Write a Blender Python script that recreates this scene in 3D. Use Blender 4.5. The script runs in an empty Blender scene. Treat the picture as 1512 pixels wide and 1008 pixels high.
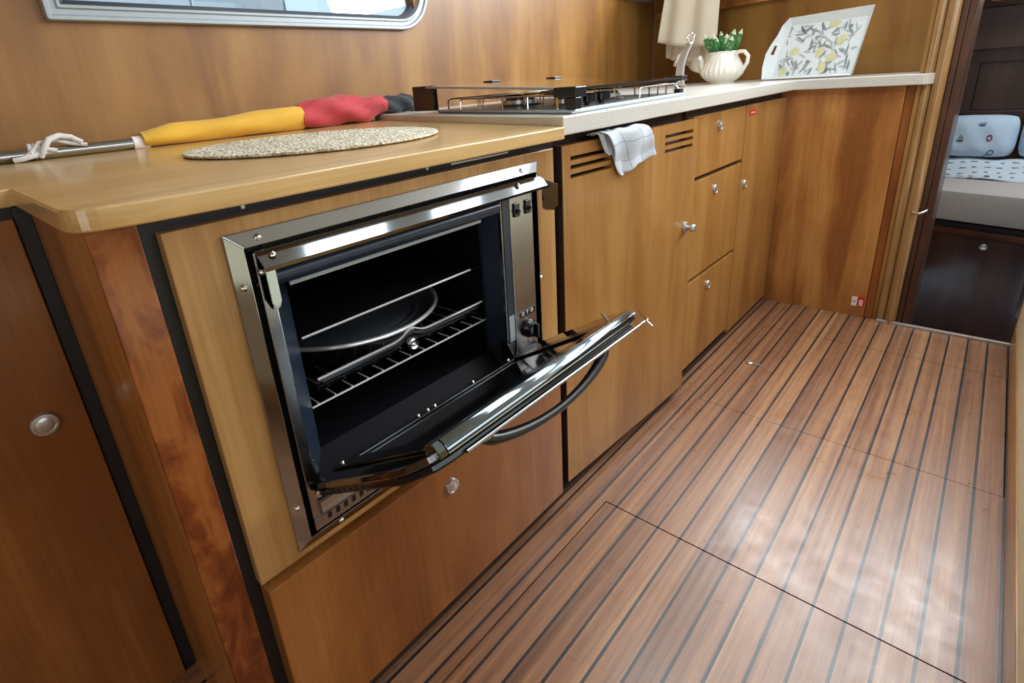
import bpy, math, random
from mathutils import Vector, Matrix
random.seed(7)
PI = math.pi
SC = bpy.context.scene
COL = SC.collection
WL = {}                      # world location of every object made here

# ------------------------------------------------------------------ materials
def new_mat(name):
    m = bpy.data.materials.new(name); m.use_nodes = True
    nt = m.node_tree
    return m, nt, nt.nodes['Principled BSDF']

def plain(name, col, rough=0.5, metal=0.0, coat=0.0, noise=0.0, nscale=30, bump=0.0, spec=0.5, sheen=0.0):
    m, nt, b = new_mat(name)
    b.inputs['Roughness'].default_value = rough
    b.inputs['Metallic'].default_value = metal
    b.inputs['Coat Weight'].default_value = coat
    b.inputs['Coat Roughness'].default_value = 0.08
    b.inputs['Specular IOR Level'].default_value = spec
    b.inputs['Sheen Weight'].default_value = sheen
    tc = nt.nodes.new('ShaderNodeTexCoord')
    n = nt.nodes.new('ShaderNodeTexNoise'); n.inputs['Scale'].default_value = nscale; n.inputs['Detail'].default_value = 4
    nt.links.new(tc.outputs['Object'], n.inputs['Vector'])
    r = nt.nodes.new('ShaderNodeValToRGB')
    r.color_ramp.elements[0].position = 0.3; r.color_ramp.elements[1].position = 0.7
    r.color_ramp.elements[0].color = [c*(1-noise) for c in col] + [1]
    r.color_ramp.elements[1].color = [min(1, c*(1+noise)) for c in col] + [1]
    nt.links.new(n.outputs['Fac'], r.inputs['Fac'])
    nt.links.new(r.outputs['Color'], b.inputs['Base Color'])
    if bump:
        bp = nt.nodes.new('ShaderNodeBump'); bp.inputs['Strength'].default_value = bump; bp.inputs['Distance'].default_value = 0.002
        nt.links.new(n.outputs['Fac'], bp.inputs['Height']); nt.links.new(bp.outputs['Normal'], b.inputs['Normal'])
    return m

def wood(name, dark, mid, light, grain='z', rough=0.3, coat=0.3, figure=1.0, stain=0.5, seed=0.0, blot=(2.2, 4.0), fine=1.0):
    m, nt, b = new_mat(name)
    N = nt.nodes; L = nt.links
    tc = N.new('ShaderNodeTexCoord')
    def mapped(along, across):
        mp = N.new('ShaderNodeMapping')
        s = [across]*3; s['xyz'.index(grain)] = along
        mp.inputs['Scale'].default_value = s
        mp.inputs['Location'].default_value = (seed, seed*1.7, seed*2.3)
        L.new(tc.outputs['Object'], mp.inputs['Vector']); return mp
    def noise(mp, det=5, dist=0.0, rg=0.55):
        n = N.new('ShaderNodeTexNoise'); n.inputs['Scale'].default_value = 1.0; n.inputs['Detail'].default_value = det
        n.inputs['Distortion'].default_value = dist; n.inputs['Roughness'].default_value = rg
        L.new(mp.outputs['Vector'], n.inputs['Vector']); return n
    bands = noise(mapped(0.9, 9.0*figure), 3, 0.5)
    fine_n = noise(mapped(6.0, 170.0), 3)
    blot = noise(mapped(*blot), 4, 1.2)
    r = N.new('ShaderNodeValToRGB')
    e = r.color_ramp.elements
    e[0].position = 0.32; e[0].color = list(dark)+[1]
    e[1].position = 0.68; e[1].color = list(light)+[1]
    k = e.new(0.5); k.color = list(mid)+[1]
    mixf = N.new('ShaderNodeMath'); mixf.operation = 'MULTIPLY_ADD'
    L.new(blot.outputs['Fac'], mixf.inputs[0]); mixf.inputs[1].default_value = stain
    sub = N.new('ShaderNodeMath'); sub.operation = 'SUBTRACT'
    L.new(bands.outputs['Fac'], sub.inputs[0]); sub.inputs[1].default_value = stain*0.5
    L.new(sub.outputs[0], mixf.inputs[2])
    L.new(mixf.outputs[0], r.inputs['Fac'])
    fr = N.new('ShaderNodeMapRange'); fr.inputs['From Min'].default_value = 0.3; fr.inputs['From Max'].default_value = 0.7
    fr.inputs['To Min'].default_value = 1-0.14*fine; fr.inputs['To Max'].default_value = 1+0.10*fine
    L.new(fine_n.outputs['Fac'], fr.inputs['Value'])
    mx = N.new('ShaderNodeMix'); mx.data_type = 'RGBA'; mx.blend_type = 'MULTIPLY'; mx.inputs[0].default_value = 1.0
    L.new(r.outputs['Color'], mx.inputs[6]); L.new(fr.outputs['Result'], mx.inputs[7])
    L.new(mx.outputs[2], b.inputs['Base Color'])
    b.inputs['Roughness'].default_value = rough
    b.inputs['Coat Weight'].default_value = coat; b.inputs['Coat Roughness'].default_value = 0.12
    bp = N.new('ShaderNodeBump'); bp.inputs['Strength'].default_value = 0.08; bp.inputs['Distance'].default_value = 0.001
    L.new(fine_n.outputs['Fac'], bp.inputs['Height']); L.new(bp.outputs['Normal'], b.inputs['Normal'])
    return m

PW = 0.0516; XP0 = 0.1138
def floor_mat():
    m, nt, b = new_mat('floor_planks')
    N = nt.nodes; L = nt.links
    tc = N.new('ShaderNodeTexCoord'); sp = N.new('ShaderNodeSeparateXYZ'); L.new(tc.outputs['Object'], sp.inputs[0])
    def M(op, a, bb=None, c=None):
        n = N.new('ShaderNodeMath'); n.operation = op
        for i, v in enumerate((a, bb, c)):
            if v is None: continue
            if isinstance(v, (int, float)): n.inputs[i].default_value = v
            else: L.new(v, n.inputs[i])
        return n.outputs[0]
    t = M('DIVIDE', sp.outputs['X'], PW)
    fl = M('FLOOR', M('ADD', t, 0.5)); fr = M('ABSOLUTE', M('SUBTRACT', t, fl))
    line = M('LESS_THAN', fr, 0.056)
    pid = M('FLOOR', t)
    cb = N.new('ShaderNodeCombineXYZ')
    L.new(M('MULTIPLY', sp.outputs['X'], 85), cb.inputs[0]); L.new(M('MULTIPLY', sp.outputs['Y'], 1.6), cb.inputs[1]); L.new(M('MULTIPLY', pid, 3.7), cb.inputs[2])
    n1 = N.new('ShaderNodeTexNoise'); n1.inputs['Scale'].default_value = 1; n1.inputs['Detail'].default_value = 5; n1.inputs['Distortion'].default_value = 0.4
    L.new(cb.outputs[0], n1.inputs['Vector'])
    cb2 = N.new('ShaderNodeCombineXYZ')
    L.new(M('MULTIPLY', sp.outputs['X'], 30), cb2.inputs[0]); L.new(M('MULTIPLY', sp.outputs['Y'], 0.9), cb2.inputs[1]); L.new(M('MULTIPLY', pid, 9.1), cb2.inputs[2])
    n2 = N.new('ShaderNodeTexNoise'); n2.inputs['Scale'].default_value = 1; n2.inputs['Detail'].default_value = 2
    L.new(cb2.outputs[0], n2.inputs['Vector'])
    wn = N.new('ShaderNodeTexWhiteNoise'); wn.noise_dimensions = '1D'; L.new(pid, wn.inputs['W'])
    f = M('ADD', M('MULTIPLY', n1.outputs['Fac'], 0.58), M('MULTIPLY', n2.outputs['Fac'], 0.34))
    f = M('ADD', f, M('MULTIPLY', M('SUBTRACT', wn.outputs['Value'], 0.5), 0.13))
    r = N.new('ShaderNodeValToRGB'); e = r.color_ramp.elements
    e[0].position = 0.28; e[0].color = (0.15, 0.066, 0.036, 1)
    e[1].position = 0.68; e[1].color = (0.47, 0.26, 0.13, 1)
    k = e.new(0.42); k.color = (0.26, 0.12, 0.062, 1)
    k = e.new(0.52); k.color = (0.34, 0.165, 0.080, 1)
    L.new(f, r.inputs['Fac'])
    cb3 = N.new('ShaderNodeCombineXYZ')
    L.new(M('MULTIPLY', sp.outputs['X'], 420), cb3.inputs[0]); L.new(M('MULTIPLY', sp.outputs['Y'], 18), cb3.inputs[1])
    n3 = N.new('ShaderNodeTexNoise'); n3.inputs['Scale'].default_value = 1; n3.inputs['Detail'].default_value = 1
    L.new(cb3.outputs[0], n3.inputs['Vector'])
    mr = N.new('ShaderNodeMapRange'); mr.inputs['From Min'].default_value = .25; mr.inputs['From Max'].default_value = .75
    mr.inputs['To Min'].default_value = 0.82; mr.inputs['To Max'].default_value = 1.12
    L.new(n3.outputs['Fac'], mr.inputs['Value'])
    mx = N.new('ShaderNodeMix'); mx.data_type = 'RGBA'; mx.blend_type = 'MULTIPLY'; mx.inputs[0].default_value = 1
    L.new(r.outputs['Color'], mx.inputs[6]); L.new(mr.outputs['Result'], mx.inputs[7])
    m2 = N.new('ShaderNodeMix'); m2.data_type = 'RGBA'
    L.new(line, m2.inputs[0]); L.new(mx.outputs[2], m2.inputs[6]); m2.inputs[7].default_value = (0.022, 0.016, 0.018, 1)
    L.new(m2.outputs[2], b.inputs['Base Color'])
    n4 = N.new('ShaderNodeTexNoise'); n4.inputs['Scale'].default_value = 14; n4.inputs['Detail'].default_value = 6; n4.inputs['Roughness'].default_value = .7
    L.new(tc.outputs['Object'], n4.inputs['Vector'])
    mr2 = N.new('ShaderNodeMapRange'); mr2.inputs['To Min'].default_value = 0.24; mr2.inputs['To Max'].default_value = 0.44
    mr2.inputs['From Min'].default_value = .3; mr2.inputs['From Max'].default_value = .7
    L.new(n4.outputs['Fac'], mr2.inputs['Value']); L.new(mr2.outputs['Result'], b.inputs['Roughness'])
    b.inputs['Specular IOR Level'].default_value = 0.8
    bp = N.new('ShaderNodeBump'); bp.inputs['Strength'].default_value = 0.05; bp.inputs['Distance'].default_value = 0.0006
    L.new(n3.outputs['Fac'], bp.inputs['Height']); L.new(bp.outputs['Normal'], b.inputs['Normal'])
    return m

MT = {}
MT['front'] = wood('honey_cherry_veneer', (0.275, 0.118, 0.026), (0.365, 0.170, 0.042), (0.43, 0.22, 0.062), 'z', 0.34, 0.2, seed=1)
MT['lowfront'] = wood('warm_cherry_veneer', (0.20, 0.062, 0.012), (0.27, 0.092, 0.018), (0.34, 0.132, 0.030), 'z', 0.3, 0.25, stain=.7, seed=4)
MT['surround'] = wood('golden_cherry_surround', (0.36, 0.18, 0.055), (0.43, 0.23, 0.075), (0.49, 0.275, 0.10), 'z', 0.35, 0.2, figure=2.5, stain=.25, seed=2)
MT['wall'] = wood('cherry_wall_panel', (0.195, 0.080, 0.018), (0.275, 0.126, 0.028), (0.33, 0.163, 0.041), 'z', 0.42, 0.05, figure=.7, fine=.5, seed=8)
MT['top'] = wood('pale_beech_worktop', (0.50, 0.295, 0.10), (0.59, 0.37, 0.14), (0.65, 0.43, 0.185), 'y', 0.28, 0.35, figure=2.5, stain=.3, seed=3)
MT['panel'] = wood('red_cherry_panel', (0.25, 0.085, 0.02), (0.40, 0.16, 0.04), (0.50, 0.235, 0.065), 'z', 0.28, 0.35, figure=1.2, stain=.8, seed=5)
MT['burl'] = wood('burl_cherry_stile', (0.13, 0.026, 0.006), (0.22, 0.055, 0.011), (0.31, 0.098, 0.022), 'z', 0.25, 0.35, figure=1.2, stain=1.3, blot=(12, 22), seed=6)
MT['redstile'] = wood('dark_cherry_stile', (0.17, 0.045, 0.010), (0.25, 0.075, 0.016), (0.33, 0.12, 0.03), 'z', 0.28, 0.3, seed=21)
MT['side'] = wood('orange_cherry_side', (0.28, 0.10, 0.022), (0.40, 0.165, 0.04), (0.50, 0.22, 0.055), 'z', 0.3, 0.35, figure=2, stain=.5, seed=9)
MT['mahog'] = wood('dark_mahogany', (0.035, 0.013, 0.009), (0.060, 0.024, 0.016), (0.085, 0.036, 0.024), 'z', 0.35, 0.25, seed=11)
MT['jamb'] = wood('mahogany_jamb', (0.05, 0.016, 0.008), (0.085, 0.030, 0.014), (0.12, 0.045, 0.02), 'z', 0.4, 0.2, seed=12)
MT['post'] = wood('post_cherry', (0.26, 0.14, 0.05), (0.36, 0.20, 0.08), (0.44, 0.26, 0.11), 'z', 0.18, 0.7, figure=3, seed=13)
MT['bench'] = wood('bench_skirting', (0.42, 0.24, 0.10), (0.52, 0.31, 0.13), (0.60, 0.38, 0.17), 'y', 0.35, 0.2, figure=2, seed=14)
MT['floor'] = floor_mat()
MT['black'] = plain('black_carcass', (0.012, 0.012, 0.014), 0.45, noise=.2)
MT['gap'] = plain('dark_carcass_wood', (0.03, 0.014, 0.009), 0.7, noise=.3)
MT['steel'] = plain('polished_steel', (0.52, 0.56, 0.60), 0.09, 1.0, noise=.04, nscale=6)
MT['steel2'] = plain('brushed_steel', (0.36, 0.36, 0.37), 0.24, 1.0, noise=.06, nscale=8)
MT['nickel'] = plain('satin_nickel', (0.62, 0.61, 0.60), 0.32, 0.85, noise=.04)
MT['chrome'] = plain('chrome', (0.75, 0.74, 0.72), 0.06, 1.0)
MT['enamel'] = plain('black_enamel', (0.006, 0.006, 0.008), 0.16, noise=.2)
MT['navy'] = plain('blue_black_enamel', (0.016, 0.026, 0.044), 0.28, noise=.1)
MT['cavity'] = plain('oven_cavity_enamel', (0.004, 0.004, 0.006), 0.6, noise=.3, spec=.12)
MT['visor'] = plain('visor_steel', (0.36, 0.41, 0.45), 0.07, 1.0)
MT['glassblk'] = plain('black_glass', (0.006, 0.005, 0.005), 0.03, coat=1.0, spec=.9)
MT['plastic'] = plain('black_plastic', (0.012, 0.012, 0.014), 0.25)
MT['stone'] = plain('speckled_white_stone', (0.62, 0.60, 0.55), 0.28, noise=.10, nscale=260, coat=.2)
MT['white'] = plain('white_glaze', (0.80, 0.76, 0.66), 0.15, coat=.5, noise=.02)
MT['traywhite'] = plain('white_lacquer', (0.70, 0.74, 0.76), 0.3, noise=.02)
MT['cream'] = plain('cream_upholstery', (0.92, 0.86, 0.60), 0.6, noise=.06, nscale=18, bump=.2)
MT['ceil'] = plain('cream_headliner', (0.40, 0.36, 0.30), 0.7, noise=.03)
MT['curtain'] = plain('beige_curtain_cloth', (0.70, 0.62, 0.48), 0.9, noise=.05, nscale=300, bump=.2, sheen=.3)
MT['towel'] = plain('white_towel_cloth', (0.66, 0.72, 0.80), 0.95, noise=.04, nscale=400, bump=.4, sheen=.3)
MT['towelline'] = plain('grey_towel_stripe', (0.22, 0.27, 0.35), 0.95, noise=.05)
MT['alu'] = plain('grey_aluminium', (0.36, 0.40, 0.42), 0.42, 0.35, noise=.03)
MT['rubber'] = plain('black_rubber', (0.012, 0.016, 0.024), 0.5)
MT['gold'] = plain('yellow_flag_cloth', (0.72, 0.40, 0.03), 0.75, noise=.1, nscale=12, bump=.3, sheen=.2)
MT['redc'] = plain('red_flag_cloth', (0.47, 0.035, 0.045), 0.75, noise=.12, nscale=12, bump=.3, sheen=.2)
MT['blackc'] = plain('black_flag_cloth', (0.012, 0.014, 0.02), 0.8, sheen=.2)
MT['rope'] = plain('white_rope', (0.68, 0.66, 0.64), 0.8, noise=.1, nscale=200)
MT['leaf'] = plain('green_leaf', (0.055, 0.20, 0.055), 0.5, noise=.3, nscale=60)
MT['leafspot'] = plain('pale_leaf_edge', (0.62, 0.70, 0.50), 0.5, noise=.1)
MT['lemon'] = plain('lemon_print', (0.62, 0.60, 0.36), 0.35, noise=.12, nscale=40)
MT['greyleaf'] = plain('grey_leaf_print', (0.24, 0.28, 0.29), 0.35, noise=.2, nscale=40)
MT['palegrey'] = plain('pale_leaf_print', (0.44, 0.47, 0.47), 0.35, noise=.1)
MT['mattress'] = plain('beige_mattress_cloth', (0.50, 0.47, 0.44), 0.9, noise=.05, nscale=80, bump=.3)
MT['sheet'] = plain('pale_blue_sheet', (0.62, 0.72, 0.80), 0.9, noise=.03)
MT['pillow'] = plain('pale_blue_pillow_cloth', (0.50, 0.64, 0.78), 0.9, noise=.05, nscale=60, bump=.2)
MT['print'] = plain('navy_print', (0.05, 0.08, 0.16), 0.8)
MT['redprint'] = plain('red_print', (0.45, 0.06, 0.07), 0.8)
MT['redlab'] = plain('red_label', (0.60, 0.02, 0.025), 0.4)
MT['whitelab'] = plain('white_label', (0.85, 0.80, 0.80), 0.4)
MT['silver'] = plain('silver_threshold', (0.50, 0.45, 0.42), 0.4, 0.6)
MT['disc'] = plain('dark_pan_metal', (0.30, 0.33, 0.38), 0.28, 0.8)
MT['wire'] = plain('bright_wire', (0.80, 0.80, 0.80), 0.25, 0.6)
MT['mirror'] = plain('dark_mirror_steel', (0.42, 0.40, 0.38), 0.04, 1.0)
MT['capsteel'] = plain('dark_polished_steel', (0.27, 0.34, 0.39), 0.08, 1.0)
MT['hobsteel'] = plain('bright_hob_steel', (0.56, 0.64, 0.67), 0.32, 0.5, noise=.04)

def jute():
    m, nt, b = new_mat('woven_straw')
    N = nt.nodes; L = nt.links
    tc = N.new('ShaderNodeTexCoord')
    v = N.new('ShaderNodeTexVoronoi'); v.inputs['Scale'].default_value = 150
    n = N.new('ShaderNodeTexNoise'); n.inputs['Scale'].default_value = 90; n.inputs['Detail'].default_value = 6
    L.new(tc.outputs['Object'], v.inputs['Vector']); L.new(tc.outputs['Object'], n.inputs['Vector'])
    r = N.new('ShaderNodeValToRGB'); r.color_ramp.elements[0].position = .33; r.color_ramp.elements[1].position = .62
    r.color_ramp.elements[0].color = (0.38, 0.31, 0.20, 1); r.color_ramp.elements[1].color = (0.85, 0.77, 0.60, 1)
    L.new(n.outputs['Fac'], r.inputs['Fac']); L.new(r.outputs['Color'], b.inputs['Base Color'])
    b.inputs['Roughness'].default_value = .9
    bp = N.new('ShaderNodeBump'); bp.inputs['Strength'].default_value = 1.0; bp.inputs['Distance'].default_value = .004
    L.new(v.outputs['Distance'], bp.inputs['Height']); L.new(bp.outputs['Normal'], b.inputs['Normal'])
    return m
MT['jute'] = jute()

def glass(name, tint=(0.9, 0.95, 0.97), rough=0.0, alpha=0.12):
    m, nt, b = new_mat(name)
    nt.nodes.remove(b)
    out = nt.nodes['Material Output']
    tr = nt.nodes.new('ShaderNodeBsdfTransparent'); tr.inputs[0].default_value = (*tint, 1)
    gl = nt.nodes.new('ShaderNodeBsdfGlossy'); gl.inputs['Roughness'].default_value = rough
    fr = nt.nodes.new('ShaderNodeFresnel'); fr.inputs['IOR'].default_value = 1.5
    mx = nt.nodes.new('ShaderNodeMixShader')
    nt.links.new(fr.outputs[0], mx.inputs[0]); nt.links.new(tr.outputs[0], mx.inputs[1]); nt.links.new(gl.outputs[0], mx.inputs[2])
    nt.links.new(mx.outputs[0], out.inputs['Surface'])
    return m
MT['pane'] = glass('window_glass')
MT['lidglass'] = glass('smoked_lid_glass', (0.10, 0.085, 0.075))

# ------------------------------------------------------------------ geometry
class G:
    def __init__(s): s.v = []; s.f = []; s.m = []; s.mi = 0
    def add(s, vs, fs):
        o = len(s.v); s.v += [tuple(v) for v in vs]; s.f += [tuple(i+o for i in f) for f in fs]; s.m += [s.mi]*len(fs); return s
    def box(s, x0, x1, y0, y1, z0, z1):
        vs = [(x, y, z) for x in (x0, x1) for y in (y0, y1) for z in (z0, z1)]
        return s.add(vs, [(0,1,3,2),(4,6,7,5),(0,4,5,1),(2,3,7,6),(0,2,6,4),(1,5,7,3)])
    def prism(s, poly, a0, a1, ax='z'):
        n = len(poly)
        def P(p, a):
            if ax == 'z': return (p[0], p[1], a)
            if ax == 'x': return (a, p[0], p[1])
            return (p[0], a, p[1])
        vs = [P(p, a0) for p in poly] + [P(p, a1) for p in poly]
        fs = [tuple(range(n))[::-1], tuple(range(n, 2*n))] + [(i, (i+1) % n, n+(i+1) % n, n+i) for i in range(n)]
        return s.add(vs, fs)
    def loft(s, rings, caps=True, closed=True):
        n = len(rings[0]); vs = [p for r in rings for p in r]; fs = []
        for k in range(len(rings)-1):
            for i in range(n if closed else n-1):
                j = (i+1) % n
                fs.append((k*n+i, k*n+j, (k+1)*n+j, (k+1)*n+i))
        if caps and closed:
            fs.append(tuple(range(n))[::-1]); fs.append(tuple((len(rings)-1)*n+i for i in range(n)))
        return s.add(vs, fs)
    def tube(s, path, r, seg=10, rs=None, caps=True):
        P = [Vector(p) for p in path]; rings = []
        up = None
        for i, p in enumerate(P):
            t = (P[min(i+1, len(P)-1)]-P[max(i-1, 0)]).normalized()
            if up is None:
                up = Vector((0, 0, 1)) if abs(t.z) < .9 else Vector((1, 0, 0))
            a = t.cross(up).normalized(); up = a.cross(t).normalized()
            rr = rs[i] if rs else r
            rings.append([p + a*rr*math.cos(2*PI*k/seg) + up*rr*math.sin(2*PI*k/seg) for k in range(seg)])
        return s.loft(rings, caps)
    def lathe(s, c, prof, ax='z', seg=28, mod=None):
        c = Vector(c); rings = []
        for r, h in prof:
            ring = []
            for k in range(seg):
                a = 2*PI*k/seg; rr = r*(mod(a, h) if mod else 1)
                u, w = rr*math.cos(a), rr*math.sin(a)
                d = {'z': (u, w, h), 'x': (h, u, w), 'y': (w, h, u)}[ax]
                ring.append(c+Vector(d))
            rings.append(ring)
        return s.loft(rings, True)
    def grid(s, ys, zs, holes, a0, a1, ax='x'):
        """panel with rectangular holes; cells of (ys x zs); holes = list of (y0,y1,z0,z1)"""
        ys = sorted(set([round(q, 5) for q in ys]+[round(h[i], 5) for h in holes for i in (0, 1)]))
        zs = sorted(set([round(q, 5) for q in zs]+[round(h[i], 5) for h in holes for i in (2, 3)]))
        ny, nz = len(ys)-1, len(zs)-1
        def solid(i, j):
            if i < 0 or j < 0 or i >= ny or j >= nz: return False
            cy, cz = (ys[i]+ys[i+1])/2, (zs[j]+zs[j+1])/2
            return not any(h[0] < cy < h[1] and h[2] < cz < h[3] for h in holes)
        idx = {}; vs = []; fs = []
        def V(i, j, k):
            if (i, j, k) not in idx:
                idx[(i, j, k)] = len(vs); a = (a0, a1)[k]
                p = (ys[i], zs[j])
                vs.append((a, p[0], p[1]) if ax == 'x' else ((p[0], a, p[1]) if ax == 'y' else (p[0], p[1], a)))
            return idx[(i, j, k)]
        for i in range(ny):
            for j in range(nz):
                if not solid(i, j): continue
                fs.append((V(i,j,0), V(i,j+1,0), V(i+1,j+1,0), V(i+1,j,0)))
                fs.append((V(i,j,1), V(i+1,j,1), V(i+1,j+1,1), V(i,j+1,1)))
                if not solid(i-1, j): fs.append((V(i,j,0), V(i,j,1), V(i,j+1,1), V(i,j+1,0)))
                if not solid(i+1, j): fs.append((V(i+1,j,0), V(i+1,j+1,0), V(i+1,j+1,1), V(i+1,j,1)))
                if not solid(i, j-1): fs.append((V(i,j,0), V(i+1,j,0), V(i+1,j,1), V(i,j,1)))
                if not solid(i, j+1): fs.append((V(i,j+1,0), V(i,j+1,1), V(i+1,j+1,1), V(i+1,j+1,0)))
        return s.add(vs, fs)
    def xf(s, fn): s.v = [tuple(fn(Vector(v))) for v in s.v]; return s
    def build(s, name, mat, parent=None, loc=None, smooth=False, bevel=0, seg=2, solid=0, sub=0):
        me = bpy.data.meshes.new(name)
        o = bpy.data.objects.new(name, me); COL.objects.link(o)
        if parent is not None:
            base = WL[parent]; o.parent = parent
        else:
            if loc is None:
                xs = [v[0] for v in s.v]; yy = [v[1] for v in s.v]; zz = [v[2] for v in s.v]
                loc = ((min(xs)+max(xs))/2, (min(yy)+max(yy))/2, min(zz))
            base = Vector(loc); o.location = base
        WL[o] = Vector(base)
        me.from_pydata([tuple(Vector(v)-base) for v in s.v], [], s.f)
        mats = mat if isinstance(mat, (list, tuple)) else [mat]
        for q in mats: me.materials.append(MT[q])
        for p, k in zip(me.polygons, s.m): p.material_index = k; p.use_smooth = smooth
        import bmesh
        bm = bmesh.new(); bm.from_mesh(me)
        bmesh.ops.recalc_face_normals(bm, faces=bm.faces); bm.to_mesh(me); bm.free()
        if bevel:
            b = o.modifiers.new('bevel', 'BEVEL'); b.width = bevel; b.segments = seg; b.limit_method = 'ANGLE'; b.angle_limit = 0.6
        if solid:
            q = o.modifiers.new('solid', 'SOLIDIFY'); q.thickness = solid; q.offset = 0
        if sub:
            q = o.modifiers.new('sub', 'SUBSURF'); q.levels = sub; q.render_levels = sub
        if smooth and bevel == 0 and not sub:
            try:
                me.set_sharp_from_angle(angle=0.7)
            except Exception: pass
        return o

def thing(name, label, cat, loc, group=None):
    o = bpy.data.objects.new(name, None); COL.objects.link(o)
    o.empty_display_size = .05; o.location = loc; WL[o] = Vector(loc)
    o['label'] = label; o['category'] = cat
    if group: o['group'] = group
    return o
def tag(o, label, cat, group=None):
    o['label'] = label; o['category'] = cat
    if group: o['group'] = group
    return o
def struct(o): o['kind'] = 'structure'; return o
def lab(o, label): o['label'] = label; return o
def sub_of(part):            # sub-parts share the part's world base
    WL.setdefault(part, Vector((0, 0, 0))); return part

# ------------------------------------------------------------------ camera
cam = bpy.data.cameras.new('camera'); co = bpy.data.objects.new('camera', cam); COL.objects.link(co)
Rm = [[0.7400409372356641, 0.6689939159991445, -0.06918490855301808], [0.18459116006254722, -0.30095142703292355, -0.935603731391453], [-0.6467345010451528, 0.6796141397314922, -0.34620673915292366]]
right = Vector(Rm[0]); up = -Vector(Rm[1]); back = -Vector(Rm[2])
co.matrix_world = Matrix(((right.x, up.x, back.x, 0.61511), (right.y, up.y, back.y, 0), (right.z, up.z, back.z, 0.9593), (0, 0, 0, 1)))
cam.sensor_width = 36; cam.lens = 793.8/1512*36
cam.shift_x = 36.854/1512; cam.shift_y = -84.36/1512
cam.clip_start = 0.02
SC.camera = co

# ------------------------------------------------------------------ setting
WX = -0.88
# floor with two lift-out hatches (holes left for them)
HA = (0.086, 0.7835, -0.60, 0.916)
HB = (0.088, 0.7835, 1.474, 2.118)
g = 0.0024
fl = G().grid([-1.0, 2.4], [-1.9, 2.376], [(HA[0]-g, HA[1]+g, HA[2]-g, HA[3]+g), (HB[0]-.0016, HB[1]+.0016, HB[2]-.0016, HB[3]+.0016)], -0.02, 0.0, 'z')
fl.box(-0.90, 0.4075, 2.376, 3.05, -0.02, 0.0)
o = struct(fl.build('floor', 'floor', loc=(XP0, 0, 0)))
struct(G().box(-1.0, 2.4, -1.9, 2.396, -0.06, -0.021).build('trim_1', 'gap'))
h1 = tag(G().box(HA[0], HA[1], HA[2], HA[3], -0.02, 0.0).build('floor_hatch', 'floor', loc=(XP0, 0, 0), bevel=.0008, seg=1),
         'large striped teak floor hatch in the foreground with a dark seam at its far edge', 'floor hatch', 'lift-out floor hatches')
hb = thing('floor_hatch', 'striped teak floor hatch further down the aisle with small metal pull', 'floor hatch', (XP0, 0, 0), 'lift-out floor hatches')
G().box(HB[0], HB[1], HB[2], HB[3], -0.02, 0.0).build('board', 'floor', hb, bevel=.0006, seg=1)
q = G().lathe((0.137, 1.785, 0.0), [(0.0, 0.0), (0.011, 0.0), (0.010, .004), (0.006, .006), (0.0, .006)], seg=20)
q.box(0.140, 0.178, 1.781, 1.787, 0.0, 0.0035)
q.build('pull', 'nickel', hb, smooth=True)
# step threshold at the cabin doorway
struct(G().box(0.408, 0.80, 2.377, 2.392, -0.06, 0.010).build('trim_2', 'silver', bevel=.002))

# window wall (left) with window opening
W1 = (0.338, 1.32, 1.176, 1.90)
W2 = (2.42, 3.0, 1.352, 1.89)
struct(G().grid([-1.9, 4.4], [0.0, 2.05], [W1, W2], WX-.04, WX).build('wall_left', 'wall'))

def rrect(y0, y1, z0, z1, rl, rr, off, seg=10):
    y0 += off; y1 -= off; z0 += off; z1 -= off; rl = max(.002, rl-off); rr = max(.002, rr-off)
    pts = []
    for (cy, cz, r, a0) in ((y1-rr, z0+rr, rr, -PI/2), (y1-rr, z1-rr, rr, 0), (y0+rl, z1-rl, rl, PI/2), (y0+rl, z0+rl, rl, PI)):
        for k in range(seg+1):
            a = a0+PI/2*k/seg; pts.append((cy+r*math.cos(a), cz+r*math.sin(a)))
    return pts
def ring_frame(prof, Y0, Y1, Z0, Z1, rl, rr):
    g = G(); rings = []
    for off, x in prof:
        rings.append([(x, p[0], p[1]) for p in rrect(Y0, Y1, Z0, Z1, rl, rr, off)])
    rings.append(rings[0])
    return g.loft(rings, caps=False)
def window(name, Y0, Y1, Z0, Z1, rl, rr):
    fr = ring_frame([(0, WX+.0005), (0, WX+.012), (.003, WX+.016), (.010, WX+.016), (.013, WX+.010), (.023, WX+.010), (.026, WX+.014), (.031, WX+.014), (.036, WX-.01), (.036, WX-.046), (.0, WX-.046)][0:10], Y0, Y1, Z0, Z1, rl, rr)
    w = struct(fr.build(name, 'alu', loc=(WX, (Y0+Y1)/2, Z0), smooth=True))
    ring_frame([(.034, WX-.012), (.034, WX-.006), (.044, WX-.010), (.044, WX-.03), (.034, WX-.03)], Y0, Y1, Z0, Z1, rl, rr).build('gasket', 'rubber', w, smooth=True)
    gp = G(); pts = rrect(Y0, Y1, Z0, Z1, rl, rr, .040)
    gp.prism(pts, WX-.026, WX-.022, 'x'); gp.build('pane', 'pane', w)
    return w
window('window_1', 0.308, 1.375, 1.146, 1.93, .008, .125)
window('window_2', 2.36, 3.06, 1.312, 1.93, .02, .10)

# ceiling, right, rear walls of the saloon
struct(G().box(-1.0, 2.5, -1.95, 2.72, 2.05, 2.09).build('ceiling', 'ceil'))
struct(G().grid([-1.9, 2.72], [0, 2.05], [(-1.3, 2.4, 1.05, 1.75)], 2.40, 2.44).build('wall_right', 'wall'))
struct(G().grid([-0.9, 2.4], [0, 2.05], [(0.9, 1.7, 0.3, 1.85)], -1.94, -1.90, 'y').build('wall_back', 'wall'))
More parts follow.
